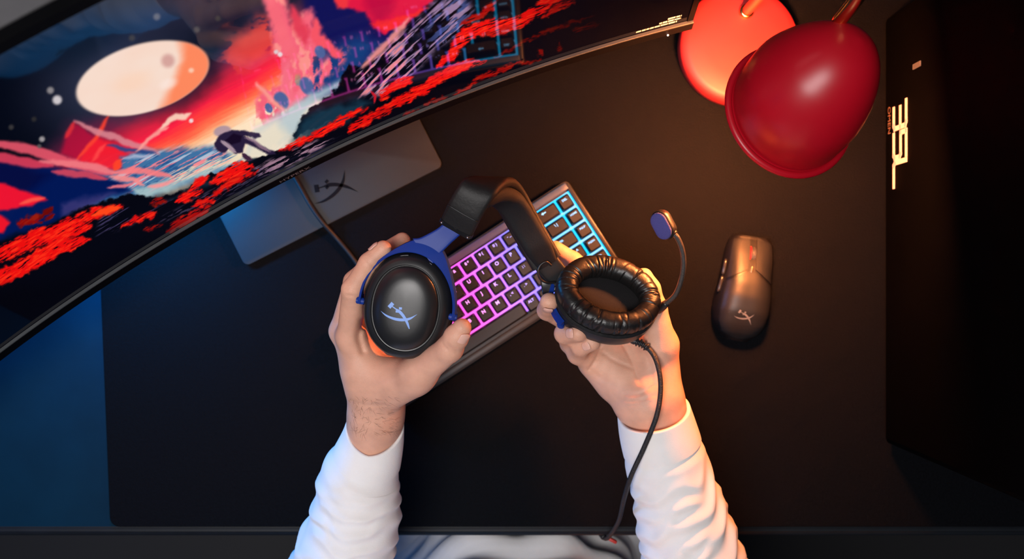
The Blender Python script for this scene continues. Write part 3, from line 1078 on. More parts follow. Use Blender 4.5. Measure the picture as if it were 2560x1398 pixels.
def mouse_patch(name, xl, xr_, y0, y1, off, thick, material, nx_=22, ny_=30):
    """button plate following the shell; xl, xr_, y0 are callables"""
    V_ = []
    for lay in (off, off - thick):
        for i in range(ny_ + 1):
            for j in range(nx_ + 1):
                s_ = j / nx_
                t_ = i / ny_
                ya = y0(s_)
                y_ = ya + (y1(s_) - ya) * t_
                x_ = xl(y_) + (xr_(y_) - xl(y_)) * s_
                V_.append((x_, y_, float(mouse_top(x_, y_)) + lay))
    n1 = (nx_ + 1) * (ny_ + 1)
    F_ = []
    for i in range(ny_):
        for j in range(nx_):
            a_ = i * (nx_ + 1) + j
            F_.append((a_, a_ + 1, a_ + nx_ + 2, a_ + nx_ + 1))
    rim = [j for j in range(nx_ + 1)] + [i * (nx_ + 1) + nx_ for i in range(1, ny_ + 1)] + [ny_ * (nx_ + 1) + j for j in range(nx_ - 1, -1, -1)] + [i * (nx_ + 1) for i in range(ny_ - 1, 0, -1)]
    for k in range(len(rim)):
        a_, b_ = rim[k], rim[(k + 1) % len(rim)]
        F_.append((b_, a_, a_ + n1, b_ + n1))
    return autosmooth(mesh_obj(name, V_, F_, material, mouse, world=False), 50)


nose = lambda s_, sgn: 0.0575 - 0.004 * s_ ** 2
mouse_patch('left_button', lambda y_: -float(mw(y_)) * 0.86, lambda y_: -0.0042 if y_ > 0.012 else -0.0042, lambda s_: 0.0125 + 0.010 * (1 if s_ < 0 else s_) - 0.004 * (1 - s_), lambda s_: 0.0555 + 0.0035 * s_, 0.0014, 0.0022, M_MOUSE)
mouse_patch('right_button', lambda y_: 0.0042, lambda y_: float(mw(y_)) * 0.86, lambda s_: 0.0225 - 0.014 * s_, lambda s_: 0.059 - 0.0035 * s_, 0.0014, 0.0022, M_MOUSE)
mouse_patch('centre_strip', lambda y_: -0.0034, lambda y_: 0.0034, lambda s_: 0.014, lambda s_: 0.0285, 0.0008, 0.0016, M_MOUSE, 8, 10)
# palm rest plate behind the seam
mouse_patch('palm_shell', lambda y_: -float(mw(y_)) * 0.86, lambda y_: float(mw(y_)) * 0.86, lambda s_: -0.0585 + 0.006 * (2 * s_ - 1) ** 2, lambda s_: 0.0200 - abs(2 * s_ - 1) ** 1.2 * 0.0152, 0.0013, 0.0022, M_MOUSE, 40, 50)
# wheel with a red ring
wz = float(mouse_top(0, 0.037)) + 0.0005
for nm, rad, wdt, xo, m_ in (('wheel', 0.0105, 0.0056, 0.0006, mat('wheel_rubber', (0.03, 0.03, 0.032), 0.6, bump=0.4, bscale=900)),
                             ('wheel_ring', 0.0108, 0.0012, -0.0026, mat('red_ring', (0.75, 0.02, 0.03), 0.35))):
    bm = bmesh.new()
    bmesh.ops.create_cone(bm, cap_ends=True, segments=40, radius1=rad, radius2=rad, depth=wdt)
    bmesh.ops.bevel(bm, geom=[e_ for e_ in bm.edges if e_.calc_face_angle(0) > 1.0], offset=min(0.0012, wdt * 0.3), segments=3, affect='EDGES')
    bmesh.ops.rotate(bm, verts=bm.verts, cent=(0, 0, 0), matrix=Matrix.Rotation(math.pi / 2, 3, 'Y'))
    bmesh.ops.translate(bm, verts=bm.verts, vec=(xo, 0.0385, wz - 0.0085))
    autosmooth(bm_obj(nm, bm, m_, mouse, world=False))
# small button between wheel and palm
bm = box_bm(0.0028, 0.0085, 0.0022, only_vertical=0.00135, bev=0.0004, seg=2, center=(0, 0.0215, float(mouse_top(0, 0.0215)) + 0.0012))
autosmooth(bm_obj('resolution_button', bm, mat('brass_grey', (0.22, 0.17, 0.10), 0.3, metal=0.8), mouse, world=False))
# side buttons
for y0_, y1_ in ((0.0115, 0.0300), (-0.0085, 0.0105)):
    pth = []
    for k in range(9):
        y_ = y0_ + (y1_ - y0_) * k / 8
        pth.append((-float(smooth_tab(mw, np.array(y_))) * 0.985, y_, 0.0195 + 0.0008 * math.sin(k / 8 * math.pi)))
    rr_ = [0.0012] + [0.0021] * 7 + [0.0012]
    vs, fs = tube(pth, rr_, 10)
    mesh_obj('side_button', vs, fs, mat('gloss_side_button', (0.02, 0.02, 0.022), 0.2), mouse, world=False)
vv = [(x_ * 0.0115 - 0.0005, y_ * 0.0115 - 0.0335) for x_, y_ in (LV @ np.array([[math.cos(0.30), math.sin(0.30)], [-math.sin(0.30), math.cos(0.30)]])).tolist()]
mesh_obj('logo', [(x_, y_, float(mouse_top(x_, y_)) + 0.0016) for x_, y_ in vv], LF, M_GREYPRINT, mouse, smooth=False, world=False)

# ------------------------------------------------------------------ computer tower on the right
PX = (2197 - 1280) / FPX * CAM_H
PY0 = -(1103 - 699) / FPX * CAM_H
PY1, PZ = 0.30, 0.42
M_PC = mat('tower_black', (0.0008, 0.0008, 0.001), 0.7, spec=0.02)
pc = thing('computer_tower', 'tall black desktop computer tower with pale 35L lettering at the right end of the desk', 'computer', (PX + 0.1, (PY0 + PY1) / 2, 0))
bm = box_bm(0.21, PY1 - PY0, PZ - 0.012, bev=0.004, center=(PX + 0.105 + 0.003, (PY0 + PY1) / 2, (PZ + 0.012) / 2))
autosmooth(bm_obj('case', bm, M_PC, pc))
bm = box_bm(0.004, PY1 - PY0 - 0.012, PZ - 0.03, bev=0.001, center=(PX + 0.002, (PY0 + PY1) / 2, (PZ + 0.012) / 2))
autosmooth(bm_obj('side_panel', bm, mat('tower_panel', (0.0006, 0.0006, 0.0008), 0.7, spec=0.015), pc))
for sx in (0.03, 0.18):
    for yy in (PY0 + 0.04, PY1 - 0.04):
        bm = box_bm(0.025, 0.04, 0.0125, bev=0.002, center=(PX + sx, yy, 0.0063))
        bm_obj('foot', bm, M_BLACK, pc, smooth=False)


def side_pt(y_, z_):
    return (PX - 0.0004, y_, z_)


def side_at(px, py):
    """point of the tower's left panel seen at a pixel"""
    z_ = CAM_H - PX * FPX / (px - 1280)
    return (699 - py) / FPX * (CAM_H - z_), z_


M_COPPER = mat('glowing_copper_lettering', (0.90, 0.50, 0.32), 0.45, var=0.02, emit=(1.0, 0.52, 0.33), estr=0.55)  # lettering also emits a faint glow in its own colour
M_DIMCOP = mat('dim_copper_lettering', (0.20, 0.11, 0.075), 0.5, var=0.02)
glyphs = {'three': ([[(0, 1), (0.86, 1), (1, 0.93), (1, 0.07), (0.86, 0), (0.14, 0)], [(0.18, 0.53), (1, 0.53)]]),
          'five': ([[(1, 1), (0, 1), (0, 0.56), (0.88, 0.56), (1, 0.48), (1, 0.08), (0.88, 0), (0.0, 0)]]),
          'ell': ([[(0, 1), (0, 0.10), (0.12, 0), (1.0, 0)]])}
ly0, lz0 = side_at(2234, 268)
ly1, lz1 = side_at(2268, 250)
yA, _ = side_at(2250, 256)
yB, _ = side_at(2252, 340)
zb, zt = side_at(2235, 300)[1], side_at(2266, 300)[1]
starts = [side_at(2250, 258)[0], side_at(2250, 332)[0], side_at(2250, 404)[0]]
gwid = 0.0262
for gi, (gname, strokes) in enumerate(glyphs.items()):
    V_, F_ = [], []
    for st in strokes:
        arr = np.array(st, float)
        t_ = np.gradient(arr, axis=0)
        for i in range(len(arr)):
            pass
        for i in range(len(arr) - 1):
            p0_, p1_ = arr[i], arr[i + 1]
            y0_, y1_ = starts[gi] - p0_[0] * gwid, starts[gi] - p1_[0] * gwid
            z0_, z1_ = zb + p0_[1] * (zt - zb), zb + p1_[1] * (zt - zb)
            d_ = np.array([y1_ - y0_, z1_ - z0_])
            d_ /= np.linalg.norm(d_)
            n_ = np.array([-d_[1], d_[0]]) * 0.0027
            e_ = d_ * 0.0024
            b_ = len(V_)
            for s_, t2 in ((-1, -1), (-1, 1), (1, 1), (1, -1)):
                yy_ = (y0_ if s_ < 0 else y1_) + s_ * e_[0] + t2 * n_[0]
                zz_ = (z0_ if s_ < 0 else z1_) + s_ * e_[1] + t2 * n_[1]
                V_.append((PX - 0.0006, yy_, zz_))
                V_.append((PX + 0.0004, yy_, zz_))
            F_ += [(b_, b_ + 2, b_ + 4, b_ + 6), (b_, b_ + 1, b_ + 3, b_ + 2), (b_ + 2, b_ + 3, b_ + 5, b_ + 4), (b_ + 4, b_ + 5, b_ + 7, b_ + 6), (b_ + 6, b_ + 7, b_ + 1, b_)]
    mesh_obj('lettering', V_, F_, M_COPPER, pc, smooth=False)
tm = text_mesh('OMEN', 0.0115)
wcur = max(v_.co.x for v_ in tm.vertices) - min(v_.co.x for v_ in tm.vertices)
oy0, oz = side_at(2224, 268)
oy1, _ = side_at(2222, 336)
sc_ = abs(oy1 - oy0) / wcur
for v_ in tm.vertices:
    v_.co = Vector((PX - 0.0006, (oy0 + oy1) / 2 - v_.co.x * sc_, oz + v_.co.y * 1.0))
link('small_lettering', tm, M_DIMCOP, pc, smooth=False)
py_, pz_ = side_at(2293, 163)
bm = box_bm(0.0012, 0.0058, 0.020, bev=0.0003, seg=1, center=(PX - 0.0004, py_, pz_))
bm_obj('badge', bm, mat('badge_grey', (0.06, 0.065, 0.08), 0.4), pc, smooth=False)

# ------------------------------------------------------------------ red desk lamp
bz = 0.030
bc = P(1853, 108, bz)
bc_r = 150 / FPX * (CAM_H - bz)
lamp = thing('desk_lamp', 'glossy red desk lamp with a tulip-shaped hood, brass gooseneck and round base', 'lamp', (bc.x, bc.y, 0))
prof_l = [(0.0, bz), (bc_r * 0.55, bz - 0.0004), (bc_r * 0.85, bz - 0.0014), (bc_r * 0.955, bz - 0.0032), (bc_r * 0.99, bz - 0.0065), (bc_r, bz - 0.011), (bc_r, 0.004), (bc_r * 0.97, 0.0004), (0.0, 0.0004)]


def lathe(prof_, seg=96, cx_=0, cy_=0):
    V_, F_ = [], []
    for r_, z_ in prof_:
        for k in range(seg):
            a_ = 2 * math.pi * k / seg
            V_.append((cx_ + max(r_, 1e-5) * math.cos(a_), cy_ + max(r_, 1e-5) * math.sin(a_), z_))
    for i in range(len(prof_) - 1):
        for k in range(seg):
            F_.append((i * seg + k, (i + 1) * seg + k, (i + 1) * seg + (k + 1) % seg, i * seg + (k + 1) % seg))
    return V_, F_


vs, fs = lathe(prof_l, cx_=bc.x, cy_=bc.y)
autosmooth(mesh_obj('base', vs, fs, mat('red_enamel_lit', (0.52, 0.022, 0.028), 0.5, spec=0.5, var=0.05, vscale=15), lamp), 50)  # paler red than the hood: lamplight on the base put into the colour
# gooseneck: rises from the base and bends over to the back of the hood
st0 = P(1865, 30, bz)
hood_top = P(2113, 34, 0.335)
gn = [(st0.x, st0.y, bz - 0.004), (st0.x, st0.y, 0.10), (st0.x, st0.y + 0.002, 0.26), (st0.x + 0.002, st0.y + 0.002, 0.36), (st0.x + 0.006, st0.y - 0.018, 0.415),
      (hood_top.x + 0.004, hood_top.y + 0.030, 0.405), tuple(hood_top + Vector((0.002, 0.008, 0.028))), tuple(hood_top + Vector((-0.002, -0.004, -0.010)))]
vs, fs = tube(catmull(gn, 10), 0.0060, 20)
mesh_obj('gooseneck', vs, fs, M_BRASS, lamp)
vs, fs = lathe([(0.0062, bz + 0.006), (0.0078, bz + 0.0055), (0.0084, bz + 0.003), (0.0084, bz - 0.001)], 32, st0.x, st0.y)
mesh_obj('collar', vs, fs, M_BRASS, lamp)
# hood: rings from the rim to the tip
hood = [(1974, 278, 0.232, 170, 0.00), (1979, 274, 0.2345, 160, 0.01), (1987, 264, 0.248, 161, 0.08), (2004, 246, 0.268, 164, 0.2), (2026, 222, 0.287, 163, 0.35), (2054, 194, 0.304, 151, 0.5),
        (2080, 168, 0.317, 134, 0.65), (2102, 146, 0.326, 114, 0.78), (2120, 128, 0.333, 92, 0.88), (2134, 113, 0.338, 68, 0.95), (2144, 103, 0.341, 42, 1.0), (2149, 98, 0.3425, 18, 1.0), (2151, 96, 0.343, 2, 1.0)]
hc = np.array([(*P(px_, py_, z_), r_ * (CAM_H - z_) / FPX, t_) for px_, py_, z_, r_, t_ in hood])
ax = Vector(hc[-1, :3] - hc[3, :3]).normalized()
nseg = 96
ipath = np.linspace(0, len(hood) - 1, 64)


def chain(k):
    c_ = catmull(hc[:, :5], 6)
    return c_


hcf = catmull(hc, 6)
V_out, V_in = [], []
n_r = len(hcf)
tilt0 = Vector((0.26, 0.22, 1.0)).normalized()
for row in hcf:
    c_, r_, t_ = Vector(row[:3]), max(row[3], 0.0002), float(np.clip(row[4], 0, 1))
    nn = tilt0.lerp(ax, t_).normalized()
    u_ = nn.cross(Vector((0, 1, 0))).normalized()
    v__ = nn.cross(u_).normalized()
    for k in range(nseg):
        a_ = 2 * math.pi * k / nseg
        d_ = u_ * math.cos(a_) + v__ * math.sin(a_)
        V_out.append(c_ + d_ * r_)
        V_in.append(c_ + d_ * max(r_ - 0.0022, 0.0001) - nn * 0.0022 * t_)
fs = []
for i in range(n_r - 1):
    for k in range(nseg):
        fs.append((i * nseg + k, i * nseg + (k + 1) % nseg, (i + 1) * nseg + (k + 1) % nseg, (i + 1) * nseg + k))
fs.append(tuple((n_r - 1) * nseg + k for k in range(nseg)))
hood_o = mesh_obj('hood', V_out, fs, M_RED, lamp)
mesh_obj('hood_lining', V_in, [tuple(reversed(f_)) for f_ in fs], mat('white_enamel', (0.8, 0.78, 0.74), 0.5), lamp)
rim = np.array([V_out[k] * 0.5 + V_in[k] * 0.5 for k in range(nseg)])
rimc = np.vstack([rim, rim[:2]])
vs, fs = tube(rimc, 0.0034, 12, caps=False)
mesh_obj('hood_rim', vs, fs, M_RED, lamp)
bulb_c = P(1990, 250, 0.282)
bm = bmesh.new()
bmesh.ops.create_uvsphere(bm, u_segments=24, v_segments=16, radius=0.018)
for v_ in bm.verts:
    if v_.co.z > 0:
        v_.co.z *= 1.5
        v_.co.x *= 1 - 0.35 * v_.co.z / 0.027
        v_.co.y *= 1 - 0.35 * v_.co.z / 0.027
bmesh.ops.translate(bm, verts=bm.verts, vec=bulb_c)
bm_obj('bulb', bm, mat('warm_bulb', (0.9, 0.8, 0.6), 0.4, emit=(1.0, 0.40, 0.12), estr=25), lamp)
ld = bpy.data.lights.new('lamp_light', 'POINT')
ld.energy = 24
ld.color = (1.0, 0.28, 0.075)
ld.shadow_soft_size = 0.022
lo = bpy.data.objects.new('lamp_light', ld)
lo.location = bulb_c + Vector((-0.012, -0.014, -0.026))
COL.objects.link(lo)

# ------------------------------------------------------------------ soft solid modelling (signed distance field -> mesh)


class Field:
    def __init__(self, lo, hi, h):
        self.h = h
        self.lo = np.array(lo, np.float32)
        n_ = np.ceil((np.array(hi) - np.array(lo)) / h).astype(int) + 1
        self.n = n_
        self.ax = [(self.lo[k] + h * np.arange(n_[k])).astype(np.float32) for k in range(3)]
        self.big = np.float32(0.05)

    def new(self):
        return np.full(self.n, self.big, np.float32)

    def _box(self, pts_, pad):
        p_ = np.array(pts_, np.float32)
        a_ = np.clip(np.floor((p_.min(0) - pad - self.lo) / self.h).astype(int), 0, self.n - 1)
        b_ = np.clip(np.ceil((p_.max(0) + pad - self.lo) / self.h).astype(int) + 1, 1, self.n)
        return tuple(slice(int(a_[k]), int(b_[k])) for k in range(3))

    def cone(self, f, a, b, ra, rb, k=0.003, reach=0.03, flat=None):
        """blend a tapered capsule into f in place; flat=(axis, factor) squashes it along a direction"""
        a, b = np.array(a, np.float32), np.array(b, np.float32)
        sl = self._box([a, b], max(ra, rb) + k + reach)
        x_ = self.ax[0][sl[0]][:, None, None]
        y_ = self.ax[1][sl[1]][None, :, None]
        z_ = self.ax[2][sl[2]][None, None, :]
        d_ = b - a
        L = float(d_ @ d_) + 1e-12
        t = np.clip(((x_ - a[0]) * d_[0] + (y_ - a[1]) * d_[1] + (z_ - a[2]) * d_[2]) / L, 0, 1)
        px_, py_, pz_ = x_ - a[0] - t * d_[0], y_ - a[1] - t * d_[1], z_ - a[2] - t * d_[2]
        if flat is not None:
            ax_, fac = np.array(flat[0], np.float32), flat[1]
            ax_ = ax_ / np.linalg.norm(ax_)
            q_ = px_ * ax_[0] + py_ * ax_[1] + pz_ * ax_[2]
            s_ = (1 / fac - 1) * q_
            px_, py_, pz_ = px_ + s_ * ax_[0], py_ + s_ * ax_[1], pz_ + s_ * ax_[2]
        d = np.sqrt(px_ ** 2 + py_ ** 2 + pz_ ** 2) - (ra + (rb - ra) * t)
        self.union(f, d, k, sl)

    def union(self, f, d, k, sl=Ellipsis):
        g = f[sl]
        if k > 0:
            h_ = np.clip(k - np.abs(g - d), 0, None) / k
            f[sl] = np.minimum(g, d) - h_ * h_ * k * 0.25
        else:
            f[sl] = np.minimum(g, d)

    def groove(self, f, pts_, r, depth):
        """press a soft crease along a polyline seen from above"""
        for a, b in zip(pts_[:-1], pts_[1:]):
            a, b = np.array(a, np.float32), np.array(b, np.float32)
            sl = self._box([a, b], 0.02)
            x_ = self.ax[0][sl[0]][:, None]
            y_ = self.ax[1][sl[1]][None, :]
            d_ = b - a
            t = np.clip(((x_ - a[0]) * d_[0] + (y_ - a[1]) * d_[1]) / (float(d_[0] ** 2 + d_[1] ** 2) + 1e-12), 0, 1)
            dd = (x_ - a[0] - t * d_[0]) ** 2 + (y_ - a[1] - t * d_[1]) ** 2
            g = (depth * np.exp(-dd / r ** 2))[:, :, None].astype(np.float32)
            new = self._crease[sl]
            self._crease[sl] = np.maximum(new, np.broadcast_to(g, new.shape))

    def press(self, f):
        f += self._crease

    def mesh(self, f):
        """naive surface nets"""
        s_ = f < 0
        n_ = self.n
        c = [s_[i:n_[0] - 1 + i, j:n_[1] - 1 + j, k:n_[2] - 1 + k] for i in (0, 1) for j in (0, 1) for k in (0, 1)]
        cnt = np.sum(np.stack(c, 0).astype(np.int8), 0)
        act = (cnt > 0) & (cnt < 8)
        ids = np.full(act.shape, -1, np.int64)
        ai = np.argwhere(act)
        ids[act] = np.arange(len(ai))
        acc = np.zeros((len(ai), 3))
        num = np.zeros(len(ai))
        cor = [(i, j, k) for i in (0, 1) for j in (0, 1) for k in (0, 1)]
        vals = {q_: f[ai[:, 0] + q_[0], ai[:, 1] + q_[1], ai[:, 2] + q_[2]] for q_ in cor}
        for q0 in cor:
            for ax_ in range(3):
                if q0[ax_] == 0:
                    q1 = tuple(q0[m] + (m == ax_) for m in range(3))
                    v0, v1 = vals[q0], vals[q1]
                    cr = (v0 < 0) != (v1 < 0)
                    t = np.where(cr, v0 / np.where(cr, v0 - v1, 1), 0)
                    p_ = np.array(q0, float)[None, :] + 0 * acc
                    p_[:, ax_] += t
                    acc += np.where(cr[:, None], p_, 0)
                    num += cr
        V_ = self.lo + self.h * (ai + acc / num[:, None])
        faces = []
        for ax_ in range(3):
            o1, o2 = (ax_ + 1) % 3, (ax_ + 2) % 3
            sl0 = [slice(None)] * 3
            sl1 = [slice(None)] * 3
            sl0[ax_] = slice(0, n_[ax_] - 1)
            sl1[ax_] = slice(1, n_[ax_])
            a_, b_ = s_[tuple(sl0)], s_[tuple(sl1)]
            e_ = np.argwhere(a_ != b_)
            e_ = e_[(e_[:, o1] > 0) & (e_[:, o2] > 0) & (e_[:, o1] < n_[o1] - 1) & (e_[:, o2] < n_[o2] - 1)]
            flip = a_[tuple(e_.T)]
            q_ = []
            for d1, d2 in ((0, 0), (1, 0), (1, 1), (0, 1)):
                g = e_.copy()
                g[:, o1] -= d1
                g[:, o2] -= d2
                q_.append(ids[tuple(g.T)])
            q_ = np.stack(q_, -1)
            q_[~flip] = q_[~flip][:, ::-1]
            faces.append(q_)
        return V_, np.concatenate(faces)


def relax(V_, Fq, it=2, lam=0.5):
    for _ in range(it):
        s_ = np.zeros_like(V_)
        c_ = np.zeros(len(V_))
        for i in range(4):
            a_, b_ = Fq[:, i], Fq[:, (i + 1) % 4]
            np.add.at(s_, a_, V_[b_])
            np.add.at(s_, b_, V_[a_])
            np.add.at(c_, a_, 1)
            np.add.at(c_, b_, 1)
        V_ = V_ + lam * (s_ / np.maximum(c_, 1)[:, None] - V_)
    return V_


# ------------------------------------------------------------------ headset geometry frames


def frame(n, up):
    """columns: short axis, long axis (towards the yoke), outward normal"""
    n = Vector(n).normalized()
    up = Vector(up)
    up = (up - n * up.dot(n)).normalized()
    return Matrix((up.cross(n), up, n)).transposed()


# left cup: outer shell looks at the camera and a little towards the wearer
LC = P(1024, 760, 0.248)
LF3 = frame((-0.10, -0.20, 0.97), (0.17, 0.98, 0.0))
# right cup: ear cushion looks at the camera, long axis nearly across the picture
RC = P(1514, 753, 0.193)
_b = Vector((0.26, 0.965, 0.0))
_rn = -(Vector((0, 0, 1)) * math.cos(math.radians(30)) + _b * math.sin(math.radians(30)))
RF3 = frame(_rn, (-0.965, 0.26, 0.0))
SA, SB = 0.0405, 0.0495            # half width, half length of the shell


def cupmat(c, m3):
    return Matrix.Translation(c) @ m3.to_4x4()


# ------------------------------------------------------------------ the person: hands, forearms, shirt
person = thing('person', 'person in a white long-sleeved shirt holding a headset with both hands', 'person', (0.0, -0.46, FLOOR_Z))
M_SKIN = mat('skin', (0.66, 0.355, 0.25), 0.48, spec=0.4, var=0.10, vscale=55, bump=0.30, bscale=1100, sss=0.16)
M_NAIL = mat('fingernail', (0.72, 0.42, 0.34), 0.28, spec=0.5, var=0.04)
HV = []
HFc = []


def C(t):
    return np.array(P(*t))


def build_hand(lo, hi, h, palm, fingers, forearm, palm_k=0.014, grooves=()):
    fld = Field(lo, hi, h)
    f = fld.new()
    for a, b, ra, rb, *fl in palm + forearm:
        fld.cone(f, C(a), C(b), ra, rb, palm_k, flat=fl[0] if fl else None)
    for ch, kk_ in fingers:
        g = fld.new()
        for (p0, r0), (p1, r1) in zip(ch[:-1], ch[1:]):
            fld.cone(g, C(p0), C(p1), r0, r1, 0.004, reach=0.02)
        fld.union(f, g, kk_)
    fld._crease = np.zeros(fld.n, np.float32)
    for pl_, r_, d_ in grooves:
        pc_ = catmull([C(q_) for q_ in pl_], 6)
        fld.groove(f, list(pc_), r_ * 1.1, d_ * 1.7)
    fld.press(f)
    V_, Fq = fld.mesh(f)
    V_ = relax(V_, Fq, 2, 0.5)
    return V_, Fq


# --- left hand: index finger along the outside of the cup, thumb round its lower right side
L_palm = [((940, 1030, .172), (914, 925, .196), .0215, .0175, ((1, 0, 0.25), 0.95)),
          ((950, 1005, .168), (912, 905, .176), .0215, .0175),
          ((916, 940, .196), (880, 845, .214), .0170, .0128),        # index metacarpal
          ((918, 935, .180), (856, 828, .194), .0165, .0115),        # middle metacarpal
          ((922, 940, .165), (868, 838, .172), .0160, .0118),        # ring
          ((928, 950, .152), (888, 864, .150), .0155, .0118),        # little
          ((955, 985, .186), (1046, 934, .238), .0215, .0150),       # thumb metacarpal
          ((925, 955, .190), (1040, 945, .222), .0200, .0140),
          ((905, 925, .198), (1000, 938, .214), .0150, .0120),
          ((908, 905, .190), (886, 850, .200), .0150, .0125)]
L_fore = [((882, 1330, .112), (922, 1130, .150), .0300, .0255), ((922, 1130, .150), (938, 1050, .168), .0250, .0238), ((938, 1052, .168), (936, 985, .182), .0238, .0222)]
L_index = [((876, 838, .214), .0126), ((882, 724, .252), .0098), ((922, 657, .262), .0084), ((958, 622, .264), .0076)]
L_middle = [((856, 828, .194), .0122), ((886, 704, .212), .0098), ((945, 640, .218), .0086), ((1006, 601, .224), .0076)]
L_ring = [((868, 838, .172), .0120), ((896, 735, .170), .0098), ((945, 684, .180), .0084), ((1000, 664, .186), .0074)]
L_little = [((880, 862, .150), .0115), ((905, 775, .148), .0088), ((955, 735, .158), .0076), ((1000, 716, .168), .0066)]
L_thumb = [((1044, 936, .236), .0150), ((1124, 872, .272), .0118), ((1141, 842, .282), .0105), ((1155, 820, .288), .0084)]
lo_ = np.minimum.reduce([C(q_) for q_ in ((800, 1340, .10), (1200, 560, .10), (800, 560, .10), (1200, 1340, .10))]) - 0.02
hi_ = np.maximum.reduce([C(q_) for q_ in ((800, 1340, .10), (1200, 560, .10), (800, 560, .10), (1200, 1340, .10))]) + 0.005
V1, F1 = build_hand((C((800, 900, .2))[0], C((900, 1345, .1))[1], 0.075), (C((1210, 900, .25))[0], C((900, 560, .25))[1], 0.315), 0.00125, L_palm,
                    [(L_index, 0.008), (L_middle, 0.006), (L_ring, 0.006), (L_little, 0.006), (L_thumb, 0.012)], L_fore,
                    grooves=[([(906, 742, .262), (890, 742, .268), (868, 738, .262)], .0012, .0007), ([(938, 672, .268), (918, 650, .268)], .001, .0005),
                             ([(1108, 862, .280), (1130, 886, .284)], .001, .0006), ([(910, 800, .222), (895, 840, .228), (905, 880, .222)], .0025, .0016),
                             ([(880, 1000, .195), (930, 1010, .197), (1000, 1000, .19)], .0016, .0005), ([(864, 720, .262), (880, 724, .268), (904, 730, .262)], .0010, .0004),
                             ([(914, 645, .268), (932, 664, .268)], .0009, .0004), ([(1118, 858, .284), (1140, 880, .284)], .0010, .0004), ([(955, 985, .205), (1000, 950, .225), (1040, 925, .24)], .003, .0005)])
# --- right hand: palm up under the cushion side cup, fingers curl round its left edge
R_palm = [((1592, 1000, .148), (1540, 905, .139), .0235, .0205, ((0, 0, 1), .82)),
          ((1645, 1000, .150), (1632, 900, .143), .0240, .0225, ((0, 0, 1), .86)),      # thenar side
          ((1590, 985, .146), (1505, 900, .137), .0210, .0180, ((0, 0, 1), .9)),       # hypothenar side
          ((1600, 960, .139), (1535, 800, .129), .0200, .0150, ((0, 0, 1), .8)),
          ((1610, 950, .139), (1570, 760, .129), .0200, .0150, ((0, 0, 1), .8)),
          ((1560, 950, .137), (1500, 850, .131), .0190, .0150, ((0, 0, 1), .9)),
          ((1530, 950, .137), (1482, 905, .137), .0170, .0138),
          ((1640, 985, .152), (1652, 862, .155), .0215, .0165)]
R_fore = [((1735, 1330, .105), (1660, 1130, .135), .0340, .0290), ((1655, 1140, .133), (1604, 1010, .152), .0250, .0215, ((0, 0, 1), .85)), ((1690, 1140, .133), (1648, 1010, .154), .0250, .0215, ((0, 0, 1), .85)),
          ((1660, 1140, .133), (1625, 1005, .150), .0270, .0225)]
R_index = [((1572, 752, .138), .0125), ((1480, 690, .138), .0102), ((1432, 652, .140), .0090), ((1388, 622, .142), .0082)]
R_middle = [((1530, 800, .134), .0125), ((1412, 800, .138), .0102), ((1368, 776, .165), .0096), ((1373, 755, .198), .0090)]
R_ring = [((1500, 850, .138), .0122), ((1426, 858, .148), .0102), ((1412, 834, .182), .0098), ((1446, 832, .203), .0090)]
R_little = [((1484, 906, .142), .0124), ((1444, 886, .160), .0098), ((1452, 868, .182), .0086), ((1482, 857, .196), .0077)]
R_thumb = [((1652, 862, .164), .0160), ((1638, 770, .178), .0112), ((1624, 722, .184), .0102), ((1610, 692, .186), .0086)]
V2, F2 = build_hand((C((1330, 900, .18))[0], C((1500, 1345, .1))[1], 0.065), (C((1800, 900, .1))[0], C((1400, 575, .15))[1], 0.225), 0.00125, R_palm,
                    [(R_index, 0.008), (R_middle, 0.006), (R_ring, 0.006), (R_little, 0.008), (R_thumb, 0.012)], R_fore,
                    grooves=[([(1508, 872, .172), (1494, 900, .172), (1476, 926, .168)], .0016, .0012), ([(1560, 990, .172), (1600, 985, .174), (1640, 962, .176)], .0012, .0006),
                             ([(1545, 1000, .168), (1590, 1003, .172), (1640, 988, .176)], .0012, .0006), ([(1560, 860, .168), (1585, 910, .170), (1600, 960, .172)], .0016, .0008),
                             ([(1505, 880, .165), (1540, 905, .165), (1590, 925, .165)], .0014, .0006), ([(1470, 920, .16), (1500, 945, .16), (1530, 960, .16)], .0018, .0004),
                             ([(1538, 1008, .168), (1580, 1014, .17), (1630, 1002, .17)], .0010, .0004), ([(1600, 870, .165), (1622, 905, .165), (1630, 950, .168)], .002, .0005)])
# --- hidden body inside the shirt: upper arms and trunk, so that the figure is one mesh
SH_L, SH_R = (-0.20, -0.52, 0.30), (0.20, -0.52, 0.30)
EL_L, EL_R = (-0.235, -0.40, 0.04), (0.255, -0.40, 0.04)
bodyp = []
for sh, el, wr in ((SH_L, EL_L, tuple(P(880, 1320, .114))), (SH_R, EL_R, tuple(P(1722, 1310, .108)))):
    bodyp.append(tube(catmull([(sh[0] * 0.6, sh[1], sh[2] - 0.02), sh, tuple(np.array(sh) * 0.5 + np.array(el) * 0.5), el, tuple(np.array(el) * 0.5 + np.array(wr) * 0.5), wr], 6),
                      np.interp(np.linspace(0, 1, 31), [0, .25, .55, .7, 1], [.045, .046, .038, .032, .028]), 24))
trunk = []
for k in range(24):
    t_ = k / 23
    z_ = -0.30 + 0.63 * t_
    wx = np.interp(t_, [0, .3, .7, .9, 1], [.130, .120, .140, .110, .055])
    wy = np.interp(t_, [0, .3, .7, .9, 1], [.085, .080, .080, .060, .045])
    trunk.append([(wx * math.cos(a_), -0.475 + wy * math.sin(a_), z_) for a_ in np.linspace(0, 2 * math.pi, 40, endpoint=False)])
tv = [p_ for r_ in trunk for p_ in r_]
tf = [(i * 40 + j, i * 40 + (j + 1) % 40, (i + 1) * 40 + (j + 1) % 40, (i + 1) * 40 + j) for i in range(23) for j in range(40)]
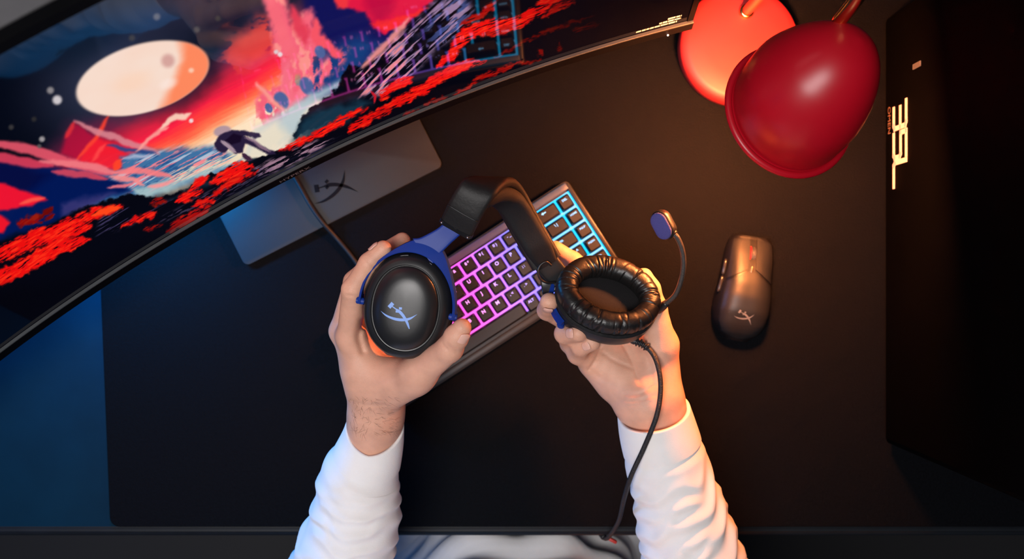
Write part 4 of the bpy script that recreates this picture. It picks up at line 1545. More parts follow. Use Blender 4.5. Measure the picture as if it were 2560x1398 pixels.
tf += [tuple(range(40))[::-1], tuple(range(23 * 40, 24 * 40))]
vs, fs = merge([(V1.tolist(), F1.tolist()), (V2.tolist(), F2.tolist())] + bodyp + [(tv, tf)])
body = mesh_obj('body', vs, fs, M_SKIN, person)


def nail(base, tip, r, normal, length=0.0115, width=0.0100, shift=0.62, lift=0.0011):
    """curved nail plate on the back of a fingertip"""
    a, b = Vector(C(base)), Vector(C(tip))
    d_ = (b - a).normalized()
    nn = Vector(normal)
    nn = (nn - d_ * nn.dot(d_)).normalized()
    sd = d_.cross(nn)
    c_ = a.lerp(b, shift)
    V_, F_ = [], []
    nx2, ny2 = 12, 14
    for i in range(ny2 + 1):
        t_ = i / ny2
        wd_ = width / 2 * (1 - 0.32 * abs(2 * t_ - 1) ** 5)
        drop = 0.0016 * max(0, (t_ - 0.55)) ** 2 * 4
        for j in range(nx2 + 1):
            s_ = (2 * j / nx2 - 1)
            ang_ = s_ * wd_ / r
            ext = (1 - 0.16 * s_ * s_ if t_ > 0.5 else 1 - 0.10 * s_ * s_)
            V_.append(c_ + d_ * ((t_ - 0.5) * length * ext) + sd * (math.sin(ang_) * r) + nn * (math.cos(ang_) * r + lift - drop))
    for i in range(ny2):
        for j in range(nx2):
            q_ = i * (nx2 + 1) + j
            F_.append((q_, q_ + 1, q_ + nx2 + 2, q_ + nx2 + 1))
    o_ = mesh_obj('fingernail', V_, F_, M_NAIL, person)
    md = o_.modifiers.new('thickness', 'SOLIDIFY')
    md.thickness = 0.0007
    md.offset = 0
    return o_


nail(L_thumb[2][0], L_thumb[3][0], 0.0096, (0.55, -0.45, 0.75), 0.0125, 0.0110, 0.62)
nail(R_middle[2][0], R_middle[3][0], 0.0090, (-0.05, -0.2, 1.0), 0.0105, 0.0100, 1.05)
nail(R_ring[2][0], R_ring[3][0], 0.0090, (0.05, 0.05, 1.0), 0.0110, 0.0100, 0.95)
nail(R_little[2][0], R_little[3][0], 0.0080, (0.1, 0.05, 1.0), 0.0095, 0.0085, 0.90)
nail(L_index[2][0], L_index[3][0], 0.0080, (-0.6, 0.6, 0.25), 0.0105, 0.0092, 0.75)

# fine dark hair on the back of the left wrist
from mathutils.bvhtree import BVHTree
bvh = BVHTree.FromPolygons([tuple(q_) for q_ in V1.tolist()], [tuple(q_) for q_ in F1.tolist()])
hp = []
hr = np.random.default_rng(4)
for _ in range(140):
    hx, hy = hr.uniform(876, 996), 1085 - 95 * hr.random() ** 1.4
    st_ = P(hx, hy, 0.17)
    org = Vector((0, 0, CAM_H))
    hit = bvh.ray_cast(org, (st_ - org).normalized())
    if hit[0] is None or hit[1].z < 0.15:
        continue
    side = 1 if hx > 930 else -1
    d0 = Vector((side * hr.uniform(0.1, 0.9) + 0.35, hr.normal() * 0.45 - 0.25, 0.0))
    d0 = (d0 - hit[1] * d0.dot(hit[1])).normalized()
    ln = hr.uniform(0.004, 0.009)
    p0 = hit[0] - hit[1] * 0.0003
    crv = [p0, p0 + d0 * ln * 0.5 + hit[1] * 0.0010, p0 + d0 * ln + hit[1] * 0.0006 + Vector((0, -0.15 * ln, 0))]
    hp.append(tube([tuple(q_) for q_ in crv], [0.00008, 0.00007, 0.00003], 3, caps=False))
vs, fs = merge(hp)
hair = mesh_obj('arm_hair', vs, fs, mat('dark_brown_hair', (0.16, 0.08, 0.05), 0.5), person)
hair['kind'] = 'stuff'

# --- shirt
M_SHIRT = mat('white_cotton', (0.78, 0.765, 0.76), 0.85, spec=0.2, var=0.03, vscale=40, bump=0.25, bscale=900, sheen=0.15)


def sleeve(ctrl, seg=120, n=14, seed=1, amp=0.0026, t_fold=0.16):
    """ctrl: (px, py, z, half width px); folds grow behind the cuff"""
    pts_ = np.array([[*P(a_, b_, z_), w_ * (CAM_H - z_) / FPX] for a_, b_, z_, w_ in ctrl])
    c_ = catmull(pts_, n)
    path, rad = c_[:, :3], c_[:, 3]
    t, u, v_ = frames(path)
    L = np.r_[0, np.cumsum(np.linalg.norm(np.diff(path, axis=0), axis=1))]
    a_ = np.linspace(0, 2 * np.pi, seg, endpoint=False)
    S, A_ = np.meshgrid(L, a_, indexing='ij')
    cs, sn = np.cos(A_), np.sin(A_)
    grow = sstep(0.0, 0.05, S - t_fold)
    # slanting folds, periodic round the arm
    ph = 2.2 * (fbm(S * 11, cs * 1.2 + 5, seed, 2) - 0.5) + 2.2 * (fbm(S * 7 + 7, sn * 1.2 + 5, seed + 3, 2) - 0.5)
    w1 = np.sin(S * 2 * np.pi / 0.036 + cs * 1.5 + sn * 0.6 + ph * 2.0)
    w2 = np.sin(S * 2 * np.pi / 0.061 - sn * 1.6 + cs * 0.8 + ph * 2.6 + 1.3)
    f1 = 1 - 2 * np.abs(w1) ** 1.6          # broad crests with narrow valleys
    f2 = 1 - 2 * np.abs(w2) ** 1.4
    msk = fbm(S * 10, cs * 1.3 + sn + 9, seed + 5, 2)
    disp = amp * grow * (0.6 * f1 * sstep(0.35, 0.65, msk) + 0.9 * f2 * sstep(0.65, 0.35, msk) + 0.9 * (fbm(S * 18, cs * 1.5 + sn * 0.9 + 3, seed + 7, 2) - 0.5))
    disp = disp + 0.0024 * sstep(t_fold - 0.006, t_fold + 0.008, S)
    return path, rad, t, u, v_, L, a_, disp


def tube_surf(path, rad, u, v_, a_, disp, cut=None, t=None, squash=None):
    ring = np.cos(a_)[None, :, None] * u[:, None, :] + np.sin(a_)[None, :, None] * v_[:, None, :]
    V_ = path[:, None, :] + ring * (rad[:, None] + disp)[..., None]
    if cut is not None:
        V_ = V_ + cut[..., None] * t[:, None, :]
    return V_


ls = [(938, 1064, .166, 68), (930, 1105, .158, 74), (916, 1150, .150, 84), (901, 1188, .143, 93), (893, 1240, .136, 102), (888, 1295, .130, 107), (872, 1350, .124, 114), (858, 1405, .117, 118), (800, 1560, .085, 140)]
rs = [(1634, 1030, .150, 88), (1644, 1075, .143, 92), (1656, 1120, .137, 96), (1668, 1165, .132, 97), (1684, 1220, .127, 100), (1703, 1290, .121, 110), (1720, 1350, .115, 115), (1735, 1410, .108, 120), (1790, 1560, .085, 140)]
sh_parts = []
cuffs = []
for ctrl, el, sh, sd_, tilt_ in ((ls, EL_L, SH_L, 3, 1), (rs, EL_R, SH_R, 21, 0)):
    path, rad, t, u, v_, L, a_, disp = sleeve(ctrl, seed=sd_, t_fold=0.047)
    # frames: make u horizontal so that sin(a) looks up
    ncuff = int(np.searchsorted(L, 0.040))
    ring = np.cos(a_)[None, :, None] * u[:, None, :] + np.sin(a_)[None, :, None] * v_[:, None, :]
    # the mouth of the cuff is cut slanting: its upper side lies further down the arm
    up_c = ring[..., 2]
    side = ring[..., 0]
    fade = np.clip(1 - L / 0.06, 0, 1)[:, None]
    if tilt_:
        cut = fade * (0.016 * up_c + 0.004 * (1 - np.abs(side)))
    else:
        cut = fade * (0.003 * up_c - 0.006 * side * 0)
    V_ = tube_surf(path, rad, u, v_, a_, disp, cut, t)
    n_, m_s = V_.shape[:2]
    # cuff with thickness
    rimw = 0.0022
    cf = V_[:ncuff + 1]
    rc_ = (rad[:ncuff + 1, None] + disp[:ncuff + 1])
    inner = cf - ring[:ncuff + 1] * rimw
    outer = cf + ring[:ncuff + 1] * 0.0014
    bulge = np.sin(np.linspace(0, math.pi, ncuff + 1))[:, None, None] * 0.0006
    outer = outer + ring[:ncuff + 1] * bulge
    rows_ = list(inner[::-1]) + list(outer)
    VV = np.array(rows_).reshape(-1, 3)
    cuffs.append((VV.tolist(), [(i * m_s + j, i * m_s + (j + 1) % m_s, (i + 1) * m_s + (j + 1) % m_s, (i + 1) * m_s + j) for i in range(len(rows_) - 1) for j in range(m_s)]))
    # sleeve starts inside the cuff and goes on over elbow and upper arm to the shoulder
    V_ = V_[ncuff - 1:]
    nn_ = len(V_)
    sh_parts.append((V_.reshape(-1, 3).tolist(), [(i * m_s + j, i * m_s + (j + 1) % m_s, (i + 1) * m_s + (j + 1) % m_s, (i + 1) * m_s + j) for i in range(nn_ - 1) for j in range(m_s)]))
    end = path[-1]
    up_path = catmull([tuple(path[-8]), tuple(end), tuple(np.array(el) * 0.8 + end * 0.2 - np.array([0, 0.03, 0.0])), tuple(np.array(sh) * 0.5 + np.array(el) * 0.5), sh, (sh[0] * 0.55, sh[1], sh[2] - 0.03)], 10)
    rr_ = np.interp(np.linspace(0, 1, len(up_path)), [0, .2, .4, .7, 1], [rad[-8], rad[-1], .064, .070, .085])
    sh_parts.append(tube(up_path, rr_, 48))
# torso of the shirt with draped folds over the lap edge
NT, NA = 90, 220
tz = np.linspace(-0.36, 0.34, NT)
aa = np.linspace(0, 2 * np.pi, NA, endpoint=False)
TZ, TA = np.meshgrid(tz, aa, indexing='ij')
wx = np.interp(TZ, [-.36, -.22, -.10, .0, .2, .30, .34], [.20, .185, .165, .16, .185, .16, .08])
wy = np.interp(TZ, [-.36, -.22, -.14, -.08, -.03, .04, .2, .30, .34], [.20, .195, .188, .172, .146, .118, .110, .09, .06])
fold = 0.006 * np.sin(TZ * 2 * np.pi / 0.05 + 2.2 * np.cos(TA * 1.0) ** 2 * 3 + 3 * fbm(TZ * 10, np.cos(TA) * 2 + 4, 71, 3)) * sstep(0.12, -0.02, TZ)
fold += 0.006 * np.sin(TA * 9 + 5 * fbm(TZ * 7, np.sin(TA) * 2 + 4, 73, 3)) * sstep(0.2, -0.1, TZ)
tvx = 0.008 + (wx + fold) * np.cos(TA)
tvy = -0.470 + (wy + fold) * np.sin(TA)
tv = np.stack([tvx, tvy, TZ], -1).reshape(-1, 3).tolist()
tf = [(i * NA + j, i * NA + (j + 1) % NA, (i + 1) * NA + (j + 1) % NA, (i + 1) * NA + j) for i in range(NT - 1) for j in range(NA)]
sh_parts.append((tv, tf))
vs, fs = merge(sh_parts)
shirt = mesh_obj('shirt', vs, fs, M_SHIRT, person)
for v_c, f_c in cuffs:
    co = mesh_obj('cuff', v_c, f_c, M_SHIRT, shirt)
# lap: two thighs in light trousers under the desk edge
M_TROU = mat('pale_trousers', (0.60, 0.60, 0.62), 0.85, spec=0.2, bump=0.2, bscale=700)
tp = []
for s_ in (-1, 1):
    tp.append(tube(catmull([(s_ * 0.10 + 0.01, -0.56, -0.30), (s_ * 0.13 + 0.01, -0.36, -0.265), (s_ * 0.16 + 0.01, -0.12, -0.265), (s_ * 0.165 + 0.01, -0.05, -0.30), (s_ * 0.165, -0.04, -0.45), (s_ * 0.165, -0.06, FLOOR_Z + 0.02)], 8), np.interp(np.linspace(0, 1, 41), [0, .3, .6, 1], [.095, .085, .065, .05]), 32))
vs, fs = merge(tp)
mesh_obj('trousers', vs, fs, M_TROU, person)

# ------------------------------------------------------------------ headset
hs_loc = P(1275, 720, 0.21)
headset = thing('headset', 'black over-ear gaming headset with blue forks and boom microphone held in two hands', 'headset', hs_loc)
SEG = 144


def ell_rings(profile, sa, sb, seg=SEG, cap0=True, cap1=True, p=2.12):
    """profile of (inset, z) swept round a superellipse outline"""
    V_, F_ = [], []
    th = np.linspace(0, 2 * np.pi, seg, endpoint=False)
    cx_ = np.sign(np.sin(th)) * np.abs(np.sin(th)) ** (2 / p)
    cy_ = np.sign(np.cos(th)) * np.abs(np.cos(th)) ** (2 / p)
    for ins, z_ in profile:
        a_, b_ = max(sa - ins, 1e-4), max(sb - ins, 1e-4)
        V_ += [(a_ * x_, b_ * y_, z_) for x_, y_ in zip(cx_, cy_)]
    m = len(profile)
    for i in range(m - 1):
        for k in range(seg):
            F_.append((i * seg + k, (i + 1) * seg + k, (i + 1) * seg + (k + 1) % seg, i * seg + (k + 1) % seg))
    if cap0:
        F_.append(tuple(range(seg)))
    if cap1:
        F_.append(tuple((m - 1) * seg + k for k in range(seg))[::-1])
    return V_, F_


def place(name, vf, M4, material, parent=None, ang=40):
    V_, F_ = vf
    V_ = [M4 @ Vector(q_) for q_ in V_]
    o_ = mesh_obj(name, V_, F_, material, parent or headset)
    bm_ = bmesh.new()
    bm_.from_mesh(o_.data)
    bmesh.ops.recalc_face_normals(bm_, faces=bm_.faces)
    for e_ in bm_.edges:
        if len(e_.link_faces) == 2 and e_.calc_face_angle(0) > math.radians(ang):
            e_.smooth = False
    bm_.to_mesh(o_.data)
    bm_.free()
    return o_


dome_prof = [(0.0108, 0.0186), (0.0112, 0.0204), (0.0125, 0.0218), (0.0150, 0.0238), (0.0180, 0.0254), (0.0215, 0.0266), (0.026, 0.0273), (0.031, 0.0277), (0.036, 0.0279), (0.0400, 0.0280)]


def dome_z(x_, y_):
    # height of the outer plate at a local point
    r_ = math.sqrt((x_ / SA) ** 2 + (y_ / SB) ** 2)
    ins = (1 - r_) * SA
    xs_ = [a_ for a_, _ in dome_prof]
    return float(np.interp(ins, xs_, [z_ for _, z_ in dome_prof]))


def cushion(seed, ca=0.0298, cb=0.0405, tr=0.0104, tz_=0.0115, zc=-0.0135):
    nt_, nph = 420, 40
    th = np.linspace(0, 2 * np.pi, nt_, endpoint=False)
    ph = np.linspace(0, 2 * np.pi, nph, endpoint=False)
    TH, PH = np.meshgrid(th, ph, indexing='ij')
    r_ = np.random.default_rng(seed)
    disp = np.zeros_like(TH)
    for _ in range(150):
        c_ = r_.uniform(0, 2 * np.pi)
        pc_ = r_.choice([0.5 * np.pi, np.pi, 0.85 * np.pi, 0.0, -0.2 * np.pi]) + r_.normal() * 0.35
        w_ = r_.uniform(0.010, 0.028)
        sl = r_.normal() * 0.06
        d_ = (TH - c_ - sl * np.sin(PH - pc_) + np.pi) % (2 * np.pi) - np.pi
        e_ = (PH - pc_ + np.pi) % (2 * np.pi) - np.pi
        disp -= r_.uniform(0.0004, 0.0014) * np.exp(-(d_ / w_) ** 2) * np.exp(-(e_ / r_.uniform(0.5, 1.0)) ** 2)
    disp += 0.0008 * (fbm(TH * 4, np.cos(PH) * 1.5 + 4, seed, 3) - 0.5)
    rr_ = tr + disp
    zz_ = tz_ + disp
    cp, sp = np.cos(PH), np.sin(PH)
    q_ = 0.85
    ox = np.sign(cp) * np.abs(cp) ** q_ * rr_
    oz = np.sign(sp) * np.abs(sp) ** q_ * zz_
    x_ = (ca + ox) * np.sin(TH)
    y_ = (cb + ox) * np.cos(TH)
    z_ = zc - oz
    V_ = np.stack([x_, y_, z_], -1).reshape(-1, 3).tolist()
    F_ = [(i * nph + j, ((i + 1) % nt_) * nph + j, ((i + 1) % nt_) * nph + (j + 1) % nph, i * nph + (j + 1) % nph) for i in range(nt_) for j in range(nph)]
    return V_, F_


def fork(th_s, flare=0.0115, span=94, gap=0.0014):
    """half-ring yoke round the shell, flaring towards the stem at angle th_s (degrees, clockwise from the long axis)"""
    n_ = 90
    th = np.radians(np.linspace(-span, span, n_))
    V_, F_ = [], []
    for t_ in th:
        g = math.exp(-((math.degrees(t_) - th_s) / 27) ** 2)
        endw = 1.0 if abs(math.degrees(t_)) < span - 6 else 1.6
        w_ = (0.0022 + flare * g) * endw
        p0 = np.array([(SA + gap) * math.sin(t_), (SB + gap) * math.cos(t_)])
        nr = np.array([math.sin(t_) / SA, math.cos(t_) / SB])
        nr /= np.linalg.norm(nr)
        p1 = p0 + nr * w_
        zt_ = 0.0165
        zo = zt_ - 0.0012 - 0.45 * (w_ - 0.0022)
        for (q_, z_) in ((p0, 0.0035), (p0, zt_ - 0.0004), (p0 + nr * 0.0006, zt_), (p1 - nr * 0.0006, zo + 0.0004), (p1, zo), (p1, min(0.0035, zo - 0.004)), ):
            V_.append((q_[0], q_[1], z_))
    m = 6
    for i in range(n_ - 1):
        for j in range(m):
            k = (j + 1) % m
            F_.append((i * m + j, (i + 1) * m + j, (i + 1) * m + k, i * m + k))
    F_ += [tuple(range(m)), tuple((n_ - 1) * m + j for j in range(m))[::-1]]
    return V_, F_


def build_cup(c, m3, seed, th_s, tagname, span=94, flare=0.0115):
    M4 = cupmat(c, m3)
    cup = place('ear_cup', ell_rings([(0.004, -0.0040), (0.0012, -0.0035), (0.0004, -0.0020), (0.0, 0.0), (0.0, 0.0085), (0.0010, 0.0130), (0.0034, 0.0168), (0.0062, 0.0188), (0.0092, 0.0196), (0.0098, 0.0186), (0.0106, 0.0184)], SA, SB), M4, M_SOFT)
    cup['label'] = tagname
    place('outer_plate', ell_rings(dome_prof, SA, SB, cap0=False), M4, M_SOFT, cup)
    place('ear_cushion', cushion(seed), M4, M_LEATHER, cup)
    place('speaker_cloth', ell_rings([(0.0, -0.0040), (0.004, -0.0048), (0.010, -0.0056), (0.016, -0.0060), (0.0205, -0.0061)], 0.0262, 0.0352, cap0=False), M4, M_FABRIC, cup)
    place('seam_ring', ell_rings([(-0.0002, -0.0030), (-0.0011, -0.0036), (-0.0011, -0.0050), (0.002, -0.0055), (0.003, -0.003)], SA, SB, cap0=False, cap1=False), M4, M_BLACK, cup)
    # fine vents near the top of the shell
    for t_, l_ in ((-12, 9), (25, 3)):
        th = math.radians(t_)
        pth = []
        for k in range(6):
            a_ = th + math.radians((k / 5 - 0.5) * l_ * 1.6)
            pth.append(M4 @ Vector(((SA - 0.0016) * math.sin(a_), (SB - 0.0016) * math.cos(a_), 0.0142)))
        v_, f_ = tube([tuple(q_) for q_ in pth], 0.0008, 8)
        mesh_obj('vent', v_, f_, M_DARKMETAL, cup)
    yk = place('yoke', fork(th_s, flare=flare, span=span), M4, M_BLUE, headset)
    for s_ in (-1, 1):
        bm_ = bmesh.new()
        bmesh.ops.create_cone(bm_, cap_ends=True, segments=20, radius1=0.0032, radius2=0.0032, depth=0.0075)
        bmesh.ops.bevel(bm_, geom=[e_ for e_ in bm_.edges if e_.calc_face_angle(0) > 1.0], offset=0.0006, segments=2, affect='EDGES')
        bmesh.ops.rotate(bm_, verts=bm_.verts, cent=(0, 0, 0), matrix=Matrix.Rotation(math.pi / 2, 3, 'Y'))
        t_ = math.radians((span - 2) * s_)
        bmesh.ops.translate(bm_, verts=bm_.verts, vec=((SA + 0.0022) * math.sin(t_), (SB + 0.0022) * math.cos(t_), 0.0120))
        bmesh.ops.transform(bm_, matrix=M4, verts=bm_.verts)
        autosmooth(bm_obj('pivot', bm_, M_BLUE, yk))
    return cup, M4, yk


lcup, LM4, lyoke = build_cup(LC, LF3, 5, 14, 'black oval ear cup, smooth outer shell with a pale blue logo')
rcup, RM4, ryoke = build_cup(RC, RF3, 9, 0, 'black oval ear cup, wrinkled cushion side with boom microphone', 48, 0.0020)
# pale blue logo on the left outer plate
la = math.atan2(LF3.col[1].y, LF3.col[1].x) - math.pi / 2
lv = []
for x_, y_ in LV:
    # logo stands upright in the picture: undo the cup's own turn
    ca_, sa_ = math.cos(-la + 0.0), math.sin(-la + 0.0)
    lx_, ly_ = 0.0165 * (x_ * ca_ - y_ * sa_) - 0.003, 0.0165 * (x_ * sa_ + y_ * ca_) - 0.0075
    lv.append(LM4 @ Vector((lx_, ly_, dome_z(lx_, ly_) + 0.0003)))
lg = mesh_obj('logo', lv, LF, M_LOGOBLUE, lcup, smooth=False)


def strip(path, wdirs, width, thick, outer=None, nround=4, endround=0.0, arch=0.0):
    """rounded-rectangle band swept along a path; wdirs gives the width direction"""
    path = np.asarray(path, float)
    t = np.gradient(path, axis=0)
    t /= np.linalg.norm(t, axis=1)[:, None]
    wv = np.asarray(wdirs, float)
    wv = wv - t * np.sum(wv * t, 1)[:, None]
    wv /= np.linalg.norm(wv, axis=1)[:, None]
    no = np.cross(wv, t)
    n_ = len(path)
    width = np.broadcast_to(width, (n_,))
    thick = np.broadcast_to(thick, (n_,))
    V_ = []
    sec = []
    for cx_, cy_, a0 in ((1, 1, 0), (-1, 1, 90), (-1, -1, 180), (1, -1, 270)):
        for k in range(nround + 1):
            a_ = math.radians(a0 + 90 * k / nround)
            sec.append((cx_, cy_, math.cos(a_), math.sin(a_)))
        if cy_ == 1 and cx_ == 1:
            for q_ in (0.6, 0.3, 0, -0.3, -0.6):
                sec.append((q_, 1, 0, 1))
        if cy_ == -1 and cx_ == -1:
            for q_ in (-0.6, -0.3, 0, 0.3, 0.6):
                sec.append((q_, -1, 0, -1))
    m = len(sec)
    for i in range(n_):
        rr_ = min(width[i], thick[i]) * 0.42
        for cx_, cy_, ca_, sa_ in sec:
            fx = cx_ * (width[i] / 2 - rr_) + ca_ * rr_
            fy = cy_ * (thick[i] / 2 - rr_) + sa_ * rr_
            fy += arch * thick[i] * (1 - (2 * fx / width[i]) ** 2) * (1 if cy_ > 0 else 0)
            V_.append(path[i] + wv[i] * fx + no[i] * fy)
    F_ = [(i * m + j, i * m + (j + 1) % m, (i + 1) * m + (j + 1) % m, (i + 1) * m + j) for i in range(n_ - 1) for j in range(m)]
    F_ += [tuple(range(m))[::-1], tuple((n_ - 1) * m + j for j in range(m))]
    return [tuple(q_) for q_ in V_], F_, no, wv, t


band = [((1143, 566, .276), (.86, -.51, 0)), ((1168, 516, .290), (.88, -.47, 0)), ((1198, 472, .292), (.95, -.30, 0)), ((1234, 456, .262), (1, 0, 0)), ((1266, 482, .228), (.97, .20, 0)),
        ((1312, 562, .204), (.91, .40, 0)), ((1366, 656, .190), (.88, .46, 0))]
bpth = catmull([(*C(a_), *w_) for a_, w_ in band], 12)
v_, f_, b_no, b_w, b_t = strip(bpth[:, :3], bpth[:, 3:], 0.0315, 0.0085, arch=0.12)
hb = place('headband', (v_, f_), Matrix(), mat('headband_leatherette', (0.008, 0.0075, 0.008), 0.55, spec=0.35, bump=0.2, bscale=420), None, 60)
hb['label'] = 'black leatherette headband arch'
# inner padding
i0 = 20
n_b = len(bpth)
fr = np.linspace(0, 1, n_b - i0)
pw = np.interp(fr, [0, .1, .9, 1], [.018, .027, .027, .020])
pth_t = np.interp(fr, [0, .12, .88, 1], [.004, .014, .014, .006])
ppath = bpth[i0:, :3] - b_no[i0:] * (0.0035 + pth_t / 2)[:, None]
v_, f_, *_ = strip(ppath, bpth[i0:, 3:], pw, pth_t, nround=6)
place('band_padding', (v_, f_), Matrix(), mat('padding_cloth', (0.007, 0.007, 0.009), 0.7, spec=0.3, bump=0.2, bscale=600), hb, 70)
# stitched seam across the outer face
k_ = 9
sp = [tuple(bpth[k_, :3] + b_w[k_] * x_ + b_no[k_] * (0.00425 + 0.0010 * (1 - (x_ / 0.0158) ** 2) + 0.0002)) for x_ in np.linspace(-0.0150, 0.0150, 9)]
v_, f_ = tube(sp, 0.0005, 6)
mesh_obj('seam', v_, f_, M_BLACK, hb)
# end cap with two screws
v_, f_, *_ = strip(np.array([bpth[0, :3] - b_t[0] * 0.0030, bpth[0, :3] - b_t[0] * 0.0006, bpth[0, :3] + b_t[0] * 0.0012]), np.array([b_w[0]] * 3), 0.0325, 0.0105)
cap = place('slider_cap', (v_, f_), Matrix(), M_DARKMETAL, hb, 40)
for s_ in (-1, 1):
    c_ = Vector(bpth[0, :3] + b_w[0] * s_ * 0.0132 + b_no[0] * 0.0052 - b_t[0] * 0.0012)
    bm = bmesh.new()
    bmesh.ops.create_uvsphere(bm, u_segments=12, v_segments=8, radius=0.0012)
    bmesh.ops.translate(bm, verts=bm.verts, vec=c_)
    bm_obj('screw', bm, mat('screw_steel', (0.4, 0.4, 0.42), 0.3, metal=1.0), hb)
# blue stem from the left fork into the band
root = LM4 @ Vector(((SA + 0.009) * math.sin(math.radians(14)), (SB + 0.009) * math.cos(math.radians(14)), 0.0105))
s_path = catmull([tuple(root - (Vector(bpth[0, :3]) - root) * 0.20), tuple(root), tuple((root + Vector(bpth[0, :3])) / 2), tuple(Vector(bpth[0, :3]) + Vector(b_t[0]) * 0.004)], 6)
v_, f_, *_ = strip(s_path, np.array([(.90, -.43, 0.0)] * len(s_path)), np.interp(np.linspace(0, 1, len(s_path)), [0, .35, .7, 1], [.030, .0225, .0175, .0172]), 0.0040)
place('stem', (v_, f_), Matrix(), M_BLUE, lyoke, 50)
# right hinge cover, stem and the little loop of wire
rroot = RM4 @ Vector((0.0, SB + 0.004, 0.0085))
e_end = Vector(bpth[-1, :3])
h_path = np.array([tuple(e_end - Vector(b_t[-1]) * 0.004), tuple(e_end + Vector(b_t[-1]) * 0.004), tuple(e_end + Vector(b_t[-1]) * 0.012 + Vector((0.002, 0, 0))), tuple(e_end + Vector(b_t[-1]) * 0.019 + Vector((0.004, 0, -0.001)))])
v_, f_, *_ = strip(h_path, np.array([(.88, .46, 0)] * 4), np.array([0.0255, 0.0255, 0.0250, 0.0225]), 0.0085)
hinge = place('hinge_cover', (v_, f_), Matrix(), M_SOFT, hb, 50)
s_path = catmull([tuple(e_end), tuple(e_end * 0.5 + rroot * 0.5 - Vector((0, 0, 0.004))), tuple(rroot), tuple(rroot + (rroot - e_end) * 0.05)], 6)
v_, f_, *_ = strip(s_path, np.array([(.5, .86, 0)] * len(s_path)), 0.0172, 0.0040)
place('stem', (v_, f_), Matrix(), M_SOFT, ryoke, 50)
zl = 0.2045
lp = [C(q_) for q_ in ((1378, 664, zl - .004), (1366, 655, zl), (1352, 662, zl), (1345, 678, zl - .001), (1350, 697, zl - .004), (1368, 708, zl - .010), (1388, 706, zl - .014))]
v_, f_ = tube(catmull(lp, 8), 0.0011, 8)
mesh_obj('wire_loop', v_, f_, M_BLACK, hb)

# boom microphone
mb = [C(q_) for q_ in ((1630, 782, .180), (1648, 772, .188), (1668, 757, .196))]
v_, f_ = tube(catmull(mb, 6), np.interp(np.linspace(0, 1, 13), [0, .6, 1], [.0052, .0046, .0034]), 16)
mesh_obj('boom_mount', v_, f_, M_SOFT, headset)
bo = [C(q_) for q_ in ((1664, 760, .195), (1688, 737, .204), (1703, 700, .214), (1709, 660, .222), (1705, 624, .228), (1694, 596, .232), (1684, 584, .233))]
v_, f_ = tube(catmull(bo, 10), 0.0026, 14)
mesh_obj('boom_arm', v_, f_, mat('boom_rubber', (0.035, 0.03, 0.028), 0.38, bump=0.6, bscale=1600), headset)
mic_n = Vector((-0.55, -0.28, 0.78)).normalized()
mic_l = Vector((0.46, -0.88, 0.0))
mic_l = (mic_l - mic_n * mic_l.dot(mic_n)).normalized()
mic_s = mic_n.cross(mic_l)
mic_c = Vector(C((1652, 566, .236)))


def pill(half_l, r_, z0, z1, bev, seg=14):
    out = []
    n_ = 2 * (seg + 1)
    prof_ = [(bev, z0), (bev * 0.3, z0 + bev * 0.3), (0, z0 + bev), (0, z1 - bev), (bev * 0.3, z1 - bev * 0.3), (bev, z1), (r_ * 0.6, z1 + 0.0003)]
    V_, F_ = [], []
    for ins, z_ in prof_:
        for s_ in (1, -1):
            for k in range(seg + 1):
                a_ = math.pi * k / seg - math.pi / 2
                x_ = s_ * (half_l + (r_ - ins) * math.cos(a_))
                y_ = s_ * (r_ - ins) * math.sin(a_)
                V_.append(mic_c + mic_l * x_ + mic_s * y_ + mic_n * z_)
    for i in range(len(prof_) - 1):
        for k in range(n_):
            F_.append((i * n_ + k, i * n_ + (k + 1) % n_, (i + 1) * n_ + (k + 1) % n_, (i + 1) * n_ + k))
    F_ += [tuple(range(n_))[::-1], tuple((len(prof_) - 1) * n_ + k for k in range(n_))]
    return V_, F_


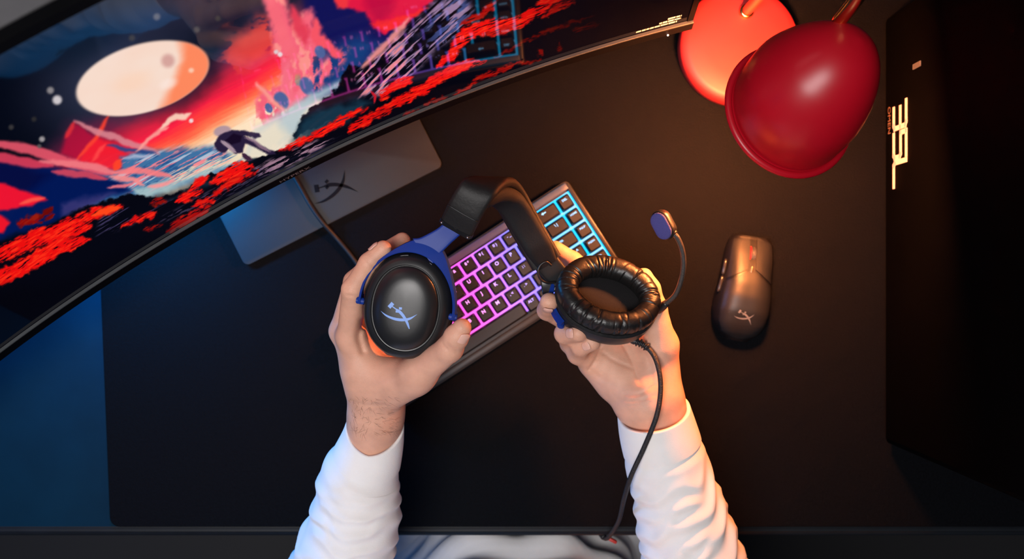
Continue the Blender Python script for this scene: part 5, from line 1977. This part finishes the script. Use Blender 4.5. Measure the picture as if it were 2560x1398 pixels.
mic = place('microphone', pill(0.0052, 0.0092, -0.0125, -0.0005, 0.0030), Matrix(), M_SOFT, headset, 60)
mic['label'] = 'small pill-shaped microphone with a violet mesh pad'
place('microphone_pad', pill(0.0050, 0.0082, -0.002, 0.0012, 0.0014), Matrix(), mat('violet_mesh', (0.055, 0.05, 0.22), 0.7, bump=0.8, bscale=1500), mic, 60)
nk = [C((1686, 588, .233)), C((1678, 580, .232)), C((1668, 572, .2305))]
v_, f_ = tube(catmull(nk, 5), np.interp(np.linspace(0, 1, 11), [0, .35, 1], [.0042, .0048, .0062]), 14)
mesh_obj('microphone_neck', v_, f_, M_SOFT, mic)

# braided cable leaving the right cup
cb = [C(q_) for q_ in ((1560, 838, .172), (1584, 852, .175), (1612, 864, .178), (1636, 892, .182), (1649, 935, .186), (1651, 985, .188), (1640, 1045, .190), (1610, 1120, .180), (1578, 1190, .166), (1560, 1248, .138), (1548, 1300, .090), (1530, 1332, .035), (1512, 1347, -.012))]
cb += [np.array((cb[-1][0] - 0.006, cb[-1][1] + 0.006, -0.05)), np.array((cb[-1][0] - 0.010, cb[-1][1] + 0.05, -0.09))]
v_, f_ = tube(catmull(cb, 14), 0.00245, 12)
M_BRAID = mat('braided_cable', (0.010, 0.010, 0.013), 0.55, bump=0.9, bscale=900)
mesh_obj('cable', v_, f_, M_BRAID, headset)
sr = catmull(cb[:4], 14)[6:34]
rr_ = 0.0036 + 0.0008 * np.sign(np.sin(np.linspace(0, 14 * np.pi, len(sr)))) * (np.arange(len(sr)) > 10)
v_, f_ = tube(sr, rr_, 14)
mesh_obj('strain_relief', v_, f_, M_BLACK, headset)

# plug at the lower end of the cable with a small red tab
e0, e1 = Vector(cb[-3]), Vector(cb[-2])
v_, f_ = tube([tuple(e0.lerp(e1, 0.05)), tuple(e0.lerp(e1, 0.15)), tuple(e0.lerp(e1, 0.9)), tuple(e1)], [0.0030, 0.0042, 0.0042, 0.0030], 16)
mesh_obj('plug', v_, f_, M_BLACK, headset)
bm = box_bm(0.011, 0.004, 0.007, bev=0.0012, seg=2)
bmesh.ops.rotate(bm, verts=bm.verts, cent=(0, 0, 0), matrix=Matrix.Rotation(math.radians(-28), 3, 'Z'))
bmesh.ops.translate(bm, verts=bm.verts, vec=P(1531, 1351, -0.020))
bm_obj('red_tab', bm, mat('red_rubber', (0.45, 0.02, 0.012), 0.5), headset)
